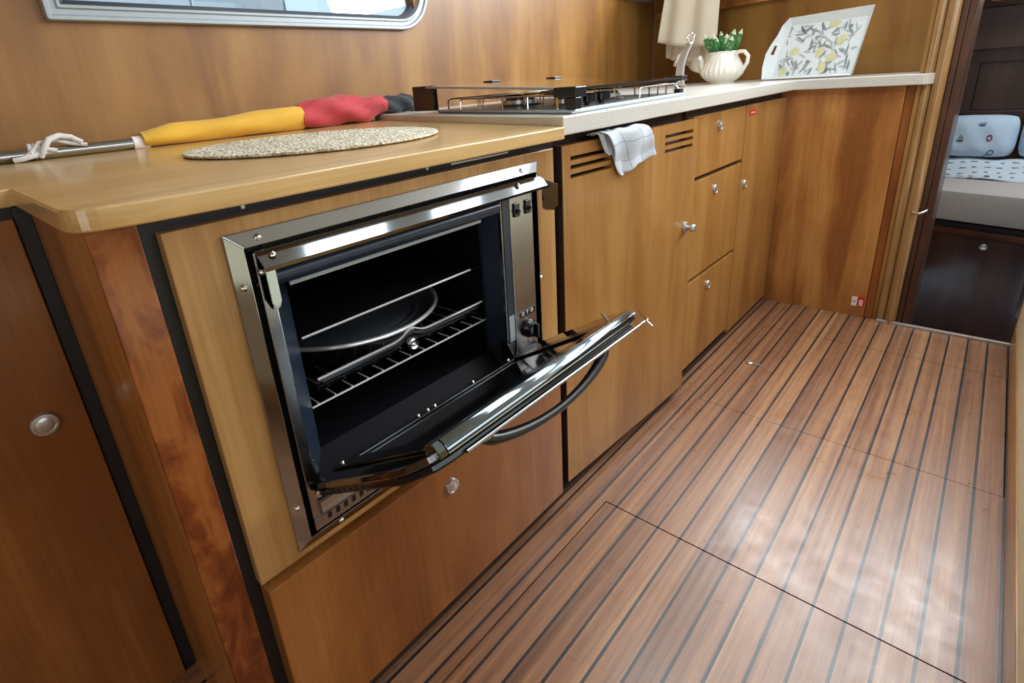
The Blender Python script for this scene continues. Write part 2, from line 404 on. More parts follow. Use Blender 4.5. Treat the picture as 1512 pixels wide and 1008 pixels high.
# far wall behind the return worktop: slanted bulkhead
FA = Vector((0.389, 2.672)); FB = Vector((WX+.001, 3.06))
d = (FB-FA).normalized(); nrm = Vector((d.y, -d.x)); nrm = nrm if nrm.y > 0 else -nrm
def far(s, dep): p = FA + (FB-FA)*s + nrm*dep; return (p.x, p.y)
struct(G().prism([far(0, 0), far(1, 0), far(1, .03), far(0, .03)], 0.0, 1.36).build('wall_far', 'wall'))
struct(G().prism([far(.02, -.022), far(.99, -.022), far(.99, -.001), far(.02, -.001)], 1.225, 1.262).build('trim_3', 'panel', bevel=.004))
# stringer above, lower edge of the windscreen
struct(G().box(-0.88, 2.4, 3.09, 3.13, 1.36, 2.3).build('wall_front', 'ceil'))
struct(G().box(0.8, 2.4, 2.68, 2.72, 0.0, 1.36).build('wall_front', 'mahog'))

# doorway: moulded post and mahogany jamb
struct(G().box(0.3925, 0.405, 2.396, 2.66, -.0, 1.36).build('trim_4', 'wall', bevel=.001))
pg = G()
def column(x0, x1, y, bulge, n=12):
    pts = [(x0, 2.66)]
    for k in range(n+1):
        a = PI*k/n; pts.append(((x0+x1)/2-(x1-x0)/2*math.cos(a), y-bulge*math.sin(a)))
    pts.append((x1, 2.66)); return pts
pg.prism(column(0.4055, 0.432, 2.400, .012), 0.0, 1.36)
struct(pg.build('trim_5', 'post', smooth=True))
struct(G().prism(column(0.4325, 0.468, 2.398, .022), 0.0, 1.36).build('trim_6', 'post', smooth=True))
struct(G().box(0.4685, 0.485, 2.396, 2.66, -.3, 1.36).build('trim_7', 'jamb', bevel=.003))
struct(G().box(0.4855, 0.507, 2.396, 2.66, -.3, 1.36).build('door_1', 'jamb', bevel=.003))
# cabin shell
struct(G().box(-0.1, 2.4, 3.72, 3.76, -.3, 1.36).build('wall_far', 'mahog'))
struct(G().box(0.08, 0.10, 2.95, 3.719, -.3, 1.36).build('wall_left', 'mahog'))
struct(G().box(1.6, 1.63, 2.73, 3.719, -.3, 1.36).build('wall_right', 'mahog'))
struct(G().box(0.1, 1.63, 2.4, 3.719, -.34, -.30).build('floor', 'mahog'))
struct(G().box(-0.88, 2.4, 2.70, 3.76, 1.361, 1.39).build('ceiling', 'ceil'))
# headboard frame and recessed panel on the cabin's end wall
hb_ = thing('headboard', 'dark mahogany framed headboard panel behind the bed', 'headboard', (0.8, 3.70, .5))
G().grid([0.44, 1.2], [0.55, 1.06], [(0.505, 1.1, 0.675, 0.895)], 3.68, 3.719, 'y').build('frame', 'mahog', hb_, bevel=.003)
G().box(0.507, 1.098, 3.700, 3.715, 0.677, 0.893).build('panel', 'mahog', hb_)
G().box(0.42, 1.2, 3.60, 3.679, 0.955, 1.135).build('top_rail', 'mahog', hb_, bevel=.004)

# ------------------------------------------------------------------ worktops
wt = G().prism([(WX+.001, -0.7), (-0.293, -0.7), (-0.293, 0.093), (-0.026, 0.0918), (-0.016, 0.0925), (-0.008, 0.0943), (-0.001, 0.0978), (0.0045, 0.1025), (0.0088, 0.1090), (0.0122, 0.117), (0.0150, 0.127), (0.0178, 0.140), (0.0205, 0.157), (0.0232, 0.180), (0.0258, 0.21), (0.0280, 0.25), (0.0292, 0.29), (0.030, 0.852), (WX+.001, 1.098)], 0.856, 0.8786)
tag(wt.build('wooden_worktop', 'top', bevel=.0025, seg=3), 'light wooden worktop with rounded corner above the open oven', 'worktop')
sw = G().prism([(0.025, 0.8535), (0.025, 2.370), (0.408, 2.370), (0.446, 2.3925), (0.3895, 2.3925), (0.3885, 2.668), (WX+.001, 3.055), (WX+.001, 1.1005)], 0.8615, 0.8963)
tag(sw.build('stone_worktop', 'stone', bevel=.003, seg=3), 'white speckled stone worktop with a short return at its far end', 'worktop')

# ------------------------------------------------------------------ knobs
def knob(parent, x, y, z, r=.0145, name='knob'):
    k = G().lathe((x, y, z), [(0, 0), (r, 0), (r, .003), (r*.94, .0055), (r*.76, .006), (r*.72, .0048), (r*.66, .0048), (r*.55, .006), (r*.25, .0068), (0, .007)], 'x', 32)
    return k.build(name, 'nickel', parent, smooth=True)

# ------------------------------------------------------------------ left low cabinet
cl = thing('low_cabinet', 'reddish wooden cabinet left of the galley with one round knob and black frame', 'cabinet', (-0.6, -0.2, 0.0))
G().box(-0.86, -0.302, -0.7, 0.1045, 0.001, 0.855).build('carcass', 'black', cl)
dl = G().box(-0.300, -0.285, -0.7, 0.086, 0.006, 0.842).build('door', 'lowfront', cl, bevel=.0015)
knob(dl, -0.285, 0.038, 0.563, .0165)
lab(G().box(-0.300, -0.290, 0.088, 0.1045, 0.006, 0.855).build('frame_strip', 'black', cl), 'black frame strip')

# ------------------------------------------------------------------ oven cabinet
oc = thing('oven_cabinet', 'wooden cabinet housing the open oven, with a drop-front lower door and burl corner', 'cabinet', (-0.3, 0.5, 0.0))
G().grid([0.118, 0.8755], [0.002, 0.8555], [(0.19, 0.83, 0.345, 0.835)], -0.030, -0.017).build('carcass', 'black', oc)
G().box(-0.70, -0.0301, 0.118, 0.13, 0.002, 0.8555).build('inner_side', 'black', oc)
G().box(-0.70, -0.0301, 0.862, 0.8755, 0.002, 0.8555).build('inner_side', 'black', oc)
sp = G().prism([(-0.3015, 0.1055), (-0.30, 0.1175), (-0.012, 0.1175), (-0.012, 0.1050), (-0.05, 0.1010), (-0.12, 0.1018), (-0.22, 0.1040)][::-1], 0.0, 0.8555)
lab(sp.build('side_panel', 'side', oc, smooth=True), 'orange brown curved side panel')
lab(G().box(-0.0115, -0.006, 0.1050, 0.1495, 0.0, 0.8555).build('corner_stile', 'burl', oc, bevel=.0015), 'dark red burl veneer corner stile')
G().box(-0.0115, -0.0165, 0.1180, 0.1495, 0.0, 0.8555).build('stile_backing', 'black', oc)
sr = G().grid([0.166, 0.856], [0.352, 0.8395], [(0.232, 0.790, 0.376, 0.814)], -0.0165, 0.0)
lab(sr.build('oven_surround', 'surround', oc, bevel=.0015), 'golden wooden surround around the oven')
ld = G().box(-0.0165, 0.014, 0.1685, 0.8415, 0.042, 0.3465).build('lower_door', 'lowfront', oc, bevel=.002)
knob(ld, 0.014, 0.501, 0.297)
for y in (0.262, 0.55):
    G().lathe((-0.017, y, 0.8465), [(0, 0), (.003, 0), (.0025, .0015), (0, .002)], 'x', 12).build('screw', 'nickel', oc, smooth=True)
G().box(-0.0168, -0.0145, 0.60, 0.74, 0.8445, 0.8475).build('latch_strip', 'nickel', oc)

# ------------------------------------------------------------------ oven
ov = thing('built_in_oven', 'built-in stainless steel oven with its black glass door hanging half open', 'oven', (-0.1, 0.51, 0.376))
def rect4(y0, y1, z0, z1, x): return [(x, y0, z0), (x, y1, z0), (x, y1, z1), (x, y0, z1)]
# bevelled outer frame: four mitred strips
O = (0.2235, 0.800, 0.365, 0.823); I = (0.2400, 0.7825, 0.3860, 0.8060)
xo, xi = 0.0015, 0.0140
for nm, a, b_, c, d_ in (('l', 0, 3, 3, 0), ('t', 3, 2, 2, 3), ('r', 2, 1, 1, 2), ('b', 1, 0, 0, 1)):
    Oc = [(O[0], O[2]), (O[1], O[2]), (O[1], O[3]), (O[0], O[3])]; Ic = [(I[0], I[2]), (I[1], I[2]), (I[1], I[3]), (I[0], I[3])]
    gg = G()
    A, B = Oc[a], Oc[b_]; Cc, D = Ic[b_], Ic[a]
    e = .0006
    vs = [(xo-.001, *A), (xo-.001, *B), (xi-.002, *Cc), (xi-.002, *D), (xo+.002, *A), (xo+.002, *B), (xi, *Cc), (xi, *D)]
    vs += [(-.012, *Cc), (-.012, *D)]
    gg.add(vs, [(0,1,2,3), (4,7,6,5), (0,4,5,1), (1,5,6,2), (3,7,4,0), (2,6,8), (7,3,9), (6,7,9,8), (2,8,9,3)])
    gg.build('frame_strip', 'steel', ov, bevel=.0008)
sc_ = [(0.0075, 0.236-.004, .79-.03), (0.0075, 0.2325, .44), (0.0075, .26, .8135), (0.0075, .745, .8135), (0.0075, 0.7905, .60), (.0075, .29, .3765), (.0075, .70, .3765)]
for x, y, z in sc_:
    G().lathe((x-.001, y, z), [(0, 0), (.0048, 0), (.0045, .003), (.0028, .0052), (0, .006)], 'x', 14).build('screw', 'chrome', ov, smooth=True)
# dark slot behind the frame with small fixings
G().grid([0.2405, 0.782], [0.3865, 0.8055], [(0.2495, 0.7705, 0.398, 0.7975)], -0.022, -0.014).build('slot', 'black', ov)
for y, z in ((.2448, .755), (.2448, .665), (.2448, .56), (.2448, .455), (.2448, .405), (.27, .8015), (.50, .8015), (.63, .8015), (.73, .8015)):
    G().lathe((-.014, y, z), [(0, 0), (.0028, 0), (.0028, .008), (.0018, .010), (0, .010)], 'x', 10).build('screw', 'chrome', ov, smooth=True)
# inner face
fz = 0.0105
fc = G().grid([0.2495, 0.702], [0.398, 0.7975], [(0.266, 0.682, 0.438, 0.786)], -0.014, fz)
fc.build('face_frame', 'steel2', ov, bevel=.002)
# sloped blue-black enamel mouth leading into the cavity
mo = G()
r0 = rect4(0.266, 0.682, 0.438, 0.786, 0.004); r1 = rect4(0.300, 0.672, 0.480, 0.741, -0.030); r2 = rect4(0.300, 0.672, 0.480, 0.741, -0.036); r3 = rect4(0.2655, 0.6825, 0.4375, 0.7865, -.002)
mo.loft([r0, r1, r2, r3, r0], caps=False)
for q_ in (0, 4): mo.m[q_] = 1
mo.build('mouth', ['navy', 'cavity'], ov)
G().tube([(0.008, 0.268, 0.7640), (0.008, 0.672, 0.7640)], .0125, 16).build('top_roll', 'navy', ov, smooth=True)
G().box(-0.004, -0.001, 0.290, 0.640, 0.7440, 0.7500).xf(lambda v: Vector((v.x+.004, v.y, v.z))).build('light_strip', 'alu', ov)
# cavity box (open at the front)
cv = G()
cx0, cy0, cy1, cz0, cz1 = -0.36, 0.298, 0.674, 0.476, 0.745
cv.box(cx0, -0.0365, cy0-.006, cy0, cz0-.006, cz1+.006); cv.box(cx0, -0.0365, cy1, cy1+.006, cz0-.006, cz1+.006)
cv.box(cx0, -0.0365, cy0, cy1, cz1, cz1+.006); cv.box(cx0, -0.0365, cy0, cy1, cz0-.006, cz0); cv.box(cx0-.006, cx0, cy0-.006, cy1+.006, cz0-.006, cz1+.006)
cv.build('cavity', 'cavity', ov)
for z in (.54, .59, .65):
    for yy in (cy0, cy1-.006):
        G().box(-.33, -.05, yy, yy+.006, z-.003, z).build('shelf_runner', 'enamel', ov)
for y, z in ((cy1, .505), (cy1, .53)):
    G().lathe((-0.10 if z < .52 else -.15, y-.004, z), [(0, 0), (.005, 0), (.004, .004), (0, .004)], 'y', 10).build('screw', 'chrome', ov, smooth=True)
# wire rack
rk = G()
zr = .545
rk.tube([(-.034, .302, zr), (-.034, .670, zr)], .0018, 8); rk.tube([(-.30, .302, zr), (-.30, .670, zr)], .0018, 8)
for k in range(13):
    y = .3125+.029*k
    rk.tube([(-.034, y, zr+.003), (-.30, y, zr+.003)], .0013, 6)
rk.build('wire_rack', 'wire', ov, smooth=True)
# flame tray bar with hump and faceted stud
bar = []
for k in range(41):
    y = .316+(.660-.316)*k/40
    bar.append((y, .588 + .012*math.exp(-((y-.49)/.018)**2)))
bg = G()
top = [(-.030, y, z) for y, z in bar]; bot = [(-.030, y, z-.004 if abs(y-.49) > .2 else z-.005) for y, z in bar]
vs = [(-.028, y, z) for y, z in bar]+[(-.031, y, z) for y, z in bar]+[(-.031, y, z-.0025) for y, z in bar]+[(-.028, y, z-.0025) for y, z in bar]
n = len(bar)
bg.add(vs, [(j*n+i, j*n+i+1, ((j+1) % 4)*n+i+1, ((j+1) % 4)*n+i) for j in range(4) for i in range(n-1)] + [(0, n, 2*n, 3*n), (n-1, 4*n-1, 3*n-1, 2*n-1)])
bp_ = bg.build('burner_bar', 'wire', ov)
skirt = G(); 
skirt.add([(-.0300, y, z-.004) for y, z in bar]+[(-.036, y, z-.024) for y, z in bar], [(i, i+1, n+i+1, n+i) for i in range(n-1)])
skirt.build('burner_skirt', 'enamel', ov, smooth=True, solid=.0008)
G().lathe((-.030, .487, .573), [(0, 0), (.0115, 0), (.0115, .006), (.0085, .010), (.004, .009), (0, .012)], 'x', 9).build('stud', 'chrome', ov)
# upper baking sheet with edge and round pan beneath
G().box(-.33, -.032, .302, .668, .651, .653).build('baking_sheet', 'cavity', ov)
G().box(-.034, -.0305, .306, .640, .652, .6560).build('sheet_edge', 'nickel', ov, bevel=.001)
# door
def duv(y, u, t):                                  # hinge line at bottom, opens outwards 31.5 deg above level
    a = math.radians(31.5); return Vector((0.012+u*math.cos(a)-t*math.sin(a), y, 0.468+u*math.sin(a)+t*math.cos(a)))
dg = G().prism([(.252, 0), (.252, .235), (.258, .262), (.274, .285), (.300, .292), (.680, .292), (.704, .280), (.765, .205), (.768, .19), (.768, 0)], -.010, 0.0)
dg.xf(lambda v: duv(v.x, v.y, v.z))
dr = lab(dg.build('door', 'glassblk', ov, bevel=.002), 'black glass oven door, half open')
ln = G().grid([.285, .682], [.012, .262], [(.315, .652, .045, .232)], 0.0005, 0.0035, 'z').xf(lambda v: duv(v.x, v.y, v.z))
ln.build('door_liner', 'enamel', dr, bevel=.001)
sd = G()
sd.prism([(.256, .0), (.256, .24), (.278, .280), (.300, .286), (.680, .286), (.690, .275), (.690, .0)], -.021, -.0105)
sd.xf(lambda v: duv(v.x, v.y, v.z)); sd.build('outer_panel', 'enamel', dr, bevel=.003)
for k in range(6):
    G().box(0.2545, 0.257, 0, 0.003, -.018, -.013).xf(lambda v, k=k: duv(v.x, .06+k*.018+v.y, v.z)).build('side_slot', 'rubber', dr)
mp_ = G().prism([(.690, .010), (.690, .262), (.705, .262), (.758, .200), (.762, .185), (.762, .010)], .0003, .0012).xf(lambda v: duv(v.x, v.y, v.z))
lab(mp_.build('mirror_plate', 'mirror', dr), 'mirror-like steel margin of the door')
prof = [(.272, .001), (.274, .007), (.280, .0095), (.288, .0085), (.293, .004), (.295, -.003), (.294, -.0095)]
cap = G().loft([[duv(y, u, t) for u, t in prof] for y in (.292, .684)], caps=True)
lab(cap.build('top_edge', 'capsteel', dr, smooth=True, bevel=.0006), 'rounded shiny top edge of the oven door')
cap = G().loft([[duv(y, u, t) for u, t in prof] for y in (.280, .2905)], caps=True)
cap.build('end_cap', 'capsteel', dr, bevel=.001)
G().tube([duv(.315, .2890, -.0190), duv(.716, .2905, -.0200)], .0024, 10).build('trim_rod', 'steel2', dr, smooth=True)
G().tube([duv(.684, .290, .000), duv(.694, .298, .002), duv(.700, .296, -.010), duv(.706, .300, -.030)], .0020, 8).build('latch_pin', 'chrome', dr, smooth=True)
G().tube([duv(.694, .235, .018), duv(.694, .240, .0)], .0028, 8).build('latch_pin', 'chrome', dr, smooth=True)
for u, y in ((.018, .30), (.018, .44), (.018, .565), (.018, .475), (.018, .46), (.018, .66)):
    G().lathe((0, 0, 0), [(0, 0), (.0035, 0), (.003, .002), (0, .003)], 'z', 10).xf(lambda v, y=y, u=u: duv(y+v.x, u+v.y, .0035+v.z)).build('screw', 'chrome', dr, smooth=True)
# bowed handle
hp = []
for k in range(25):
    t = k/24; y = .355+t*.265
    hp.append(duv(y, .268, -.020-.030*math.sin(PI*t)**.6))
G().tube(hp, .0075, 12, rs=[.0085-.003*math.sin(PI*k/24) for k in range(25)]).build('handle', 'plastic', dr, smooth=True)
for y in (.358, .617):
    G().lathe((0, 0, 0), [(0, 0), (.011, 0), (.009, -.005), (0, -.005)], 'z', 14).xf(lambda v, y=y: duv(y+v.x, .268+v.y, -.0212+v.z)).build('handle_ferrule', 'steel', dr, smooth=True)
# hinge brackets and screws
for y in (.262, .676):
    G().prism([(.004, .462), (.022, .462), (.024, .486), (.014, .502), (-.004, .508), (-.004, .462)], y, y+.004, 'y').build('hinge', 'enamel', ov, bevel=.001)
G().lathe((.026, .2575, .4605), [(0, 0), (.006, 0), (.006, .006), (.003, .007), (0, .007)], 'x', 8).build('hinge_bolt', 'chrome', ov)
# lower vent lip and slots
lp = G()
lp.loft([[(.0105, y, .437), (.016, y, .432), (.017, y, .416), (.012, y, .408), (.0105, y, .408)] for y in (.262, .700)])
lp.build('vent_lip', 'steel', ov, smooth=True)
vholes = [(.270+.0135*k, .2765+.0135*k, .396, .4065) for k in range(31)]
G().grid([.2495, .770], [.389, .4075], [(a, b, c, d) for a, b, c, d in vholes], .0108, .0125).build('vent_grille', 'steel2', ov)
G().box(.0106, .0107, .2495, .77, .389, .4075).build('vent_shadow_plate', 'black', ov)
# control panel
G().box(-.014, .013, .7035, .7685, .462, .7970).build('control_panel', 'steel2', ov, bevel=.0015)
G().box(-.014, .0125, .6845, .7020, .50, .7870).build('seal_strip', 'navy', ov)
lab(G().box(.0126, .0130, .686, .7005, .503, .555).build('rating_label', 'alu', ov), 'grey rating label beside the control knob')
kn = G().lathe((.013, .739, .513), [(0, 0), (.0185, 0), (.0185, .006), (.015, .010), (.014, .018), (0, .019)], 'x', 28)
kn.box(.030, .040, .7365, .7415, .499, .527)
lab(kn.build('control_knob', 'plastic', ov, smooth=True, bevel=.0008), 'black rotary control knob')
lbp = G().box(.0131, .0136, .7165, .7625, .540, .5525).build('dial_label', 'plastic', ov)
mk = G()
X0, X1 = .0137, .0141
def bars(lst):
    for y0, y1, z0, z1 in lst: mk.box(X0, X1, y0, y1, z0, z1)
bars([(.7215, .7230, .5430, .5490), (.7215, .7290, .5490, .5503), (.7275, .7290, .5430, .5490), (.7245, .7262, .5430, .5445)])   # dome
bars([(.7345, .7425, .5490, .5503), (.7377, .7392, .5430, .5490)])                                                              # T mark
bars([(.7480, .7495, .5430, .5503), (.7480, .7560, .5490, .5503), (.7480, .7560, .5460, .5472), (.7480, .7560, .5430, .5443), (.7548, .7560, .5430, .5503)])
mk.build('dial_marks', 'whitelab', lbp)
lab(G().box(.0131, .0134, .7370, .7390, .481, .489).build('pointer_mark', 'plastic', ov), 'small dark dial mark')
for y in (.7205, .7525):
    sw_ = G().box(.0131, .0165, y-.0075, y+.0075, .737, .762).build('switch', 'plastic', ov, bevel=.0012)
    G().lathe((.0165, y, .747), [(0, 0), (.0042, 0), (.0036, .0045), (0, .005)], 'x', 14).build('button', 'enamel', sw_, smooth=True)
# heat visor with side cheeks
vz = .7990
vf, vzf = .0300, .7815
vs_ = G()
vs_.add([(.0105, .2520, vz), (.0105, .790, vz), (vf, .804, vzf), (vf, .2520, vzf)], [(0, 1, 2, 3)])
vs_.add([(vf, .2520, vzf), (vf, .804, vzf), (vf+.0004, .804, vzf-.004), (vf+.0004, .2520, vzf-.004)], [(0, 1, 2, 3)])
vs_.add([(.0105, .2520, vz), (vf, .2520, vzf), (vf, .2520, .738), (.026, .2520, .7305), (.0105, .2520, .741)], [(0, 1, 2, 3, 4)])
vs_.add([(vf, .2520, vzf), (vf, .2630, vzf), (vf, .2630, .740), (vf, .2600, .7325), (vf, .2555, .7305), (vf, .2520, .738)], [(0, 1, 2, 3, 4, 5)])
vs_.add([(.0155, .795, vz-.006), (.044, .805, vzf+.001), (.044, .805, .744), (.036, .802, .7345), (.022, .797, .7345), (.0155, .795, .738)], [(0, 1, 2, 3, 4, 5)])
lab(vs_.build('heat_visor', 'visor', ov, solid=.0012), 'polished steel visor above the oven mouth')
for y in (.268, .72):
    G().lathe((.0205, y, .7920), [(0, 0), (.0046, 0), (.0040, .003), (.002, .005), (0, .005)], 'z', 14).build('screw', 'chrome', ov, smooth=True)
G().lathe((.020, .2510, .776), [(0, 0), (.0045, 0), (.004, -.003), (0, -.004)], 'y', 14).build('screw', 'chrome', ov, smooth=True)
# round pan resting on the rack
pn = G().lathe((-.200, .478, .5605), [(0, 0), (.145, 0), (.160, .034), (.166, .036), (.166, .038), (.158, .038), (.150, .028), (.138, .026), (.130, .030), (.118, .026), (.108, .030), (.095, .026), (.085, .030), (.07, .026), (.06, .030), (0, .027)], 'z', 64)
for q_ in range(64*3): pn.m[q_] = 1
pn_ = thing('round_pan', 'dark round pan with a bright rim inside the open oven', 'pan', (-.2, .478, .5605))
pn.build('body', ['disc', 'enamel'], pn_, smooth=True)
G().tube([(-.200+.1655*math.cos(2*PI*k/72), .478+.1655*math.sin(2*PI*k/72), .600) for k in range(73)], .0036, 8, caps=False).build('rim', 'wire', pn_, smooth=True)


# ------------------------------------------------------------------ appliance cabinet with ajar vented door
ac = thing('appliance_cabinet', 'wooden cabinet door with two sets of vent slots and a towel over it', 'cabinet', (-0.3, 1.19, 0.0))
G().box(-0.30, -0.030, 0.880, 1.505, 0.002, 0.8550).build('carcass', 'gap', ac)
HY = .8805; ang = math.radians(3.4)
def dw(v):
    y = v.y; return Vector((v.x*math.cos(ang)+y*math.sin(ang), HY+y*math.cos(ang)-v.x*math.sin(ang)+.0, v.z))
holes = []
for y0, y1 in ((.030, .175), (.408, .553)):
    for z in (.8075, .7900, .7720): holes.append((y0, y1, z, z+.0082))
dd = G().grid([0.004, .578], [.036, .8385], holes, -.018, 0.0).xf(dw).build('door', 'front', ac)
kg = G().lathe((0, .538, .556), [(0, 0), (.0155, 0), (.0155, .004), (.012, .006), (.006, .0065), (.0055, .016), (.010, .018), (.0115, .020), (.0115, .026), (.009, .029), (0, .030)], 'x', 28).xf(dw)
lab(kg.build('knob', 'nickel', dd, smooth=True), 'pulled-out nickel push knob')
lab(G().box(-.018, -.0008, .0022, .0039, .037, .838).xf(dw).build('edge_shade', 'gap', dd), 'painted shade on the hinge-side edge of the door')  # dark strip over the door's side, stands in for its shade
G().box(.0005, .006, .204, .212, .755, .762).xf(dw).build('catch', 'gap', dd)

# ------------------------------------------------------------------ drawer cabinet
dc = thing('drawer_cabinet', 'wooden cabinet with three stacked drawers, each with a nickel knob', 'cabinet', (-0.3, 1.73, 0.0))
G().box(-0.60, -0.0215, 1.508, 1.9395, 0.030, 0.8605).build('carcass', 'gap', dc)
for z0, z1, kz in ((.668, .8385, .798), (.352, .655, .607), (.038, .339, .289)):
    w_ = G().box(-.020, 0.0, 1.512, 1.9355, z0, z1).build('drawer', 'front', dc, bevel=.0015)
    knob(w_, 0.0, 1.708, kz, .0145)
# tall cabinet
tcab = thing('tall_door_cabinet', 'narrow wooden cabinet with one tall door and a small red label', 'cabinet', (-0.3, 2.16, 0.0))
G().box(-0.60, -0.0215, 1.9405, 2.394, 0.012, 0.8605).build('carcass', 'gap', tcab)
td = G().box(-.020, 0.0, 1.9415, 2.392, 0.016, .8385).build('door', 'front', tcab, bevel=.0015)
knob(td, 0.0, 1.985, .575, .0145)
st = G().box(.0002, .0008, 1.975, 2.035, .803, .822).build('label', 'redlab', td)
g_ = G()
for k in range(5): g_.box(.0009, .0012, 1.985+k*.008, 1.990+k*.008, .8095+.001*(k % 2), .8145)
g_.build('lettering', 'whitelab', st)
struct(G().box(-0.10, -0.006, 0.15, 2.3945, 0.0005, 0.016).build('baseboard_left', 'gap'))

# ------------------------------------------------------------------ end panel of the return
ep = thing('peninsula_panel', 'reddish wooden end panel under the white worktop return, facing the camera', 'cabinet', (0.19, 2.40, 0.0))
G().box(-0.30, 0.3655, 2.396, 2.412, 0.0005, 0.861).build('panel', 'panel', ep)
lab(G().box(0.3665, 0.392, 2.400, 2.416, 0.0005, 0.861).build('edge_stile', 'redstile', ep, bevel=.002), 'darker red edge stile')
s1 = lab(G().box(0.318, 0.336, 2.3950, 2.3955, 0.043, 0.081).build('label', 'whitelab', ep), 'small white and red label near the floor')
G().box(0.3225, 0.3315, 2.3945, 2.3949, 0.060, 0.064).build('print', 'print', s1)
s2 = lab(G().box(0.3385, 0.360, 2.3950, 2.3955, 0.043, 0.084).build('label', 'redlab', ep), 'small red label near the floor')
g_ = G()
for k in range(4): g_.box(0.343, 0.356-.002*(k % 2), 2.3945, 2.3949, 0.047+k*.0065, 0.0515+k*.0065)
g_.build('lettering', 'whitelab', s2)

# door hook on the jamb
hk = G().tube([(0.452, 2.374, .437), (.458, 2.366, .434), (.475, 2.362, .436), (.490, 2.368, .446), (.494, 2.390, .450)], .0045, 10)
tag(hk.build('door_handle', 'chrome', smooth=True), 'small curved silver handle on the doorway post', 'handle')

# ------------------------------------------------------------------ towel over the ajar door
tw = thing('tea_towel', 'white checked tea towel draped over the vented cabinet door', 'towel', (0.04, 1.10, .75))
def towel_sheet(left, right, xfun, nu=18, nv=22, back=True):
    def samp(tab, t):
        k = t*(len(tab)-1); i = min(int(k), len(tab)-2); f = k-i
        return (tab[i][0]*(1-f)+tab[i+1][0]*f, tab[i][1]*(1-f)+tab[i+1][1]*f)
    V = []
    for j in range(nv+1):
        t = j/nv; a = samp(left, t); b = samp(right, t)
        V.append([(xfun(i/nu, t), a[0]*(1-i/nu)+b[0]*i/nu, a[1]*(1-i/nu)+b[1]*i/nu+.002*math.sin(i*.9+j*.3)) for i in range(nu+1)])
    g = G(); n = nu+1
    vs = [p for r in V for p in r]
    fs = [(j*n+i, j*n+i+1, (j+1)*n+i+1, (j+1)*n+i) for j in range(nv) for i in range(nu)]
    g.add(vs, fs)
    for idx, f in enumerate(fs):
        j, i = divmod(idx, nu)
        g.m[idx] = 1 if (i in (5, 12) or j in (9, 17)) and False else 0
    return g
def door_x(y): return (y-HY)*math.tan(ang)
L1 = [(1.000, .8475), (.992, .852), (1.005, .846), (1.035, .815), (1.055, .785), (1.080, .752)]
R1 = [(1.150, .8475), (1.163, .856), (1.180, .848), (1.200, .822), (1.212, .800), (1.224, .779)]
def xf1(s, t):
    yb = 1.0+.18*s
    base = door_x(yb)
    if t < .2: return base-.018 + (.030)*(t/.2)
    return base + .012 + .010*math.sin(PI*min(1, (t-.2)*1.6)) + .004*math.sin(s*9+t*5)
def cloth_mat():
    m, nt, b = new_mat('checked_towel_cloth'); N = nt.nodes; L = nt.links
    uv = N.new('ShaderNodeUVMap'); sp = N.new('ShaderNodeSeparateXYZ'); L.new(uv.outputs[0], sp.inputs[0])
    def stripe(out, n):
        a = N.new('ShaderNodeMath'); a.operation = 'MULTIPLY'; L.new(out, a.inputs[0]); a.inputs[1].default_value = n
        f = N.new('ShaderNodeMath'); f.operation = 'FRACT'; L.new(a.outputs[0], f.inputs[0])
        c = N.new('ShaderNodeMath'); c.operation = 'LESS_THAN'; L.new(f.outputs[0], c.inputs[0]); c.inputs[1].default_value = .05
        return c.outputs[0]
    mxm = N.new('ShaderNodeMath'); mxm.operation = 'MAXIMUM'; L.new(stripe(sp.outputs['X'], 2.6), mxm.inputs[0]); L.new(stripe(sp.outputs['Y'], 3.4), mxm.inputs[1])
    mx = N.new('ShaderNodeMix'); mx.data_type = 'RGBA'; L.new(mxm.outputs[0], mx.inputs[0])
    mx.inputs[6].default_value = (0.58, 0.64, 0.72, 1); mx.inputs[7].default_value = (0.33, 0.39, 0.48, 1)
    L.new(mx.outputs[2], b.inputs['Base Color']); b.inputs['Roughness'].default_value = .95
    return m
MT['check'] = cloth_mat()
def uv_grid(o, nu, nv, u0=.1, v0=.05):
    me = o.data; uv = me.uv_layers.new(name='UVMap')
    for p in me.polygons:
        for li in p.loop_indices:
            vi = me.loops[li].vertex_index; j, i = divmod(vi, nu+1)
            uv.data[li].uv = (u0+i/nu, v0+j/nv)
c1 = towel_sheet(L1, R1, xf1).build('cloth', 'check', tw, smooth=True, solid=.0028, sub=1); uv_grid(c1, 18, 22)
L2 = [(.984, .8475), (.982, .852), (.990, .848), (1.000, .835), (1.012, .818), (1.020, .806)]
R2 = [(1.05, .8475), (1.05, .853), (1.05, .846), (1.05, .828), (1.048, .812), (1.046, .800)]
c2 = towel_sheet(L2, R2, lambda s, t: door_x(1.0)-.016+.026*min(1, t/.25)+.002*math.sin(s*8)).build('folded_layer', 'check', tw, smooth=True, solid=.0028, sub=1); uv_grid(c2, 18, 22, .3, .6)
L3 = [(1.035, .842), (1.038, .83), (1.045, .80), (1.058, .775), (1.070, .760), (1.088, .748)]
R3 = [(1.150, .842), (1.16, .83), (1.185, .80), (1.195, .785), (1.180, .772), (1.135, .757)]
c3 = towel_sheet(L3, R3, lambda s, t: door_x(1.08)+.004+.003*math.sin(s*6+t*2)).build('folded_layer', 'check', tw, smooth=True, solid=.0028, sub=1); uv_grid(c3, 18, 22, .45, .1)

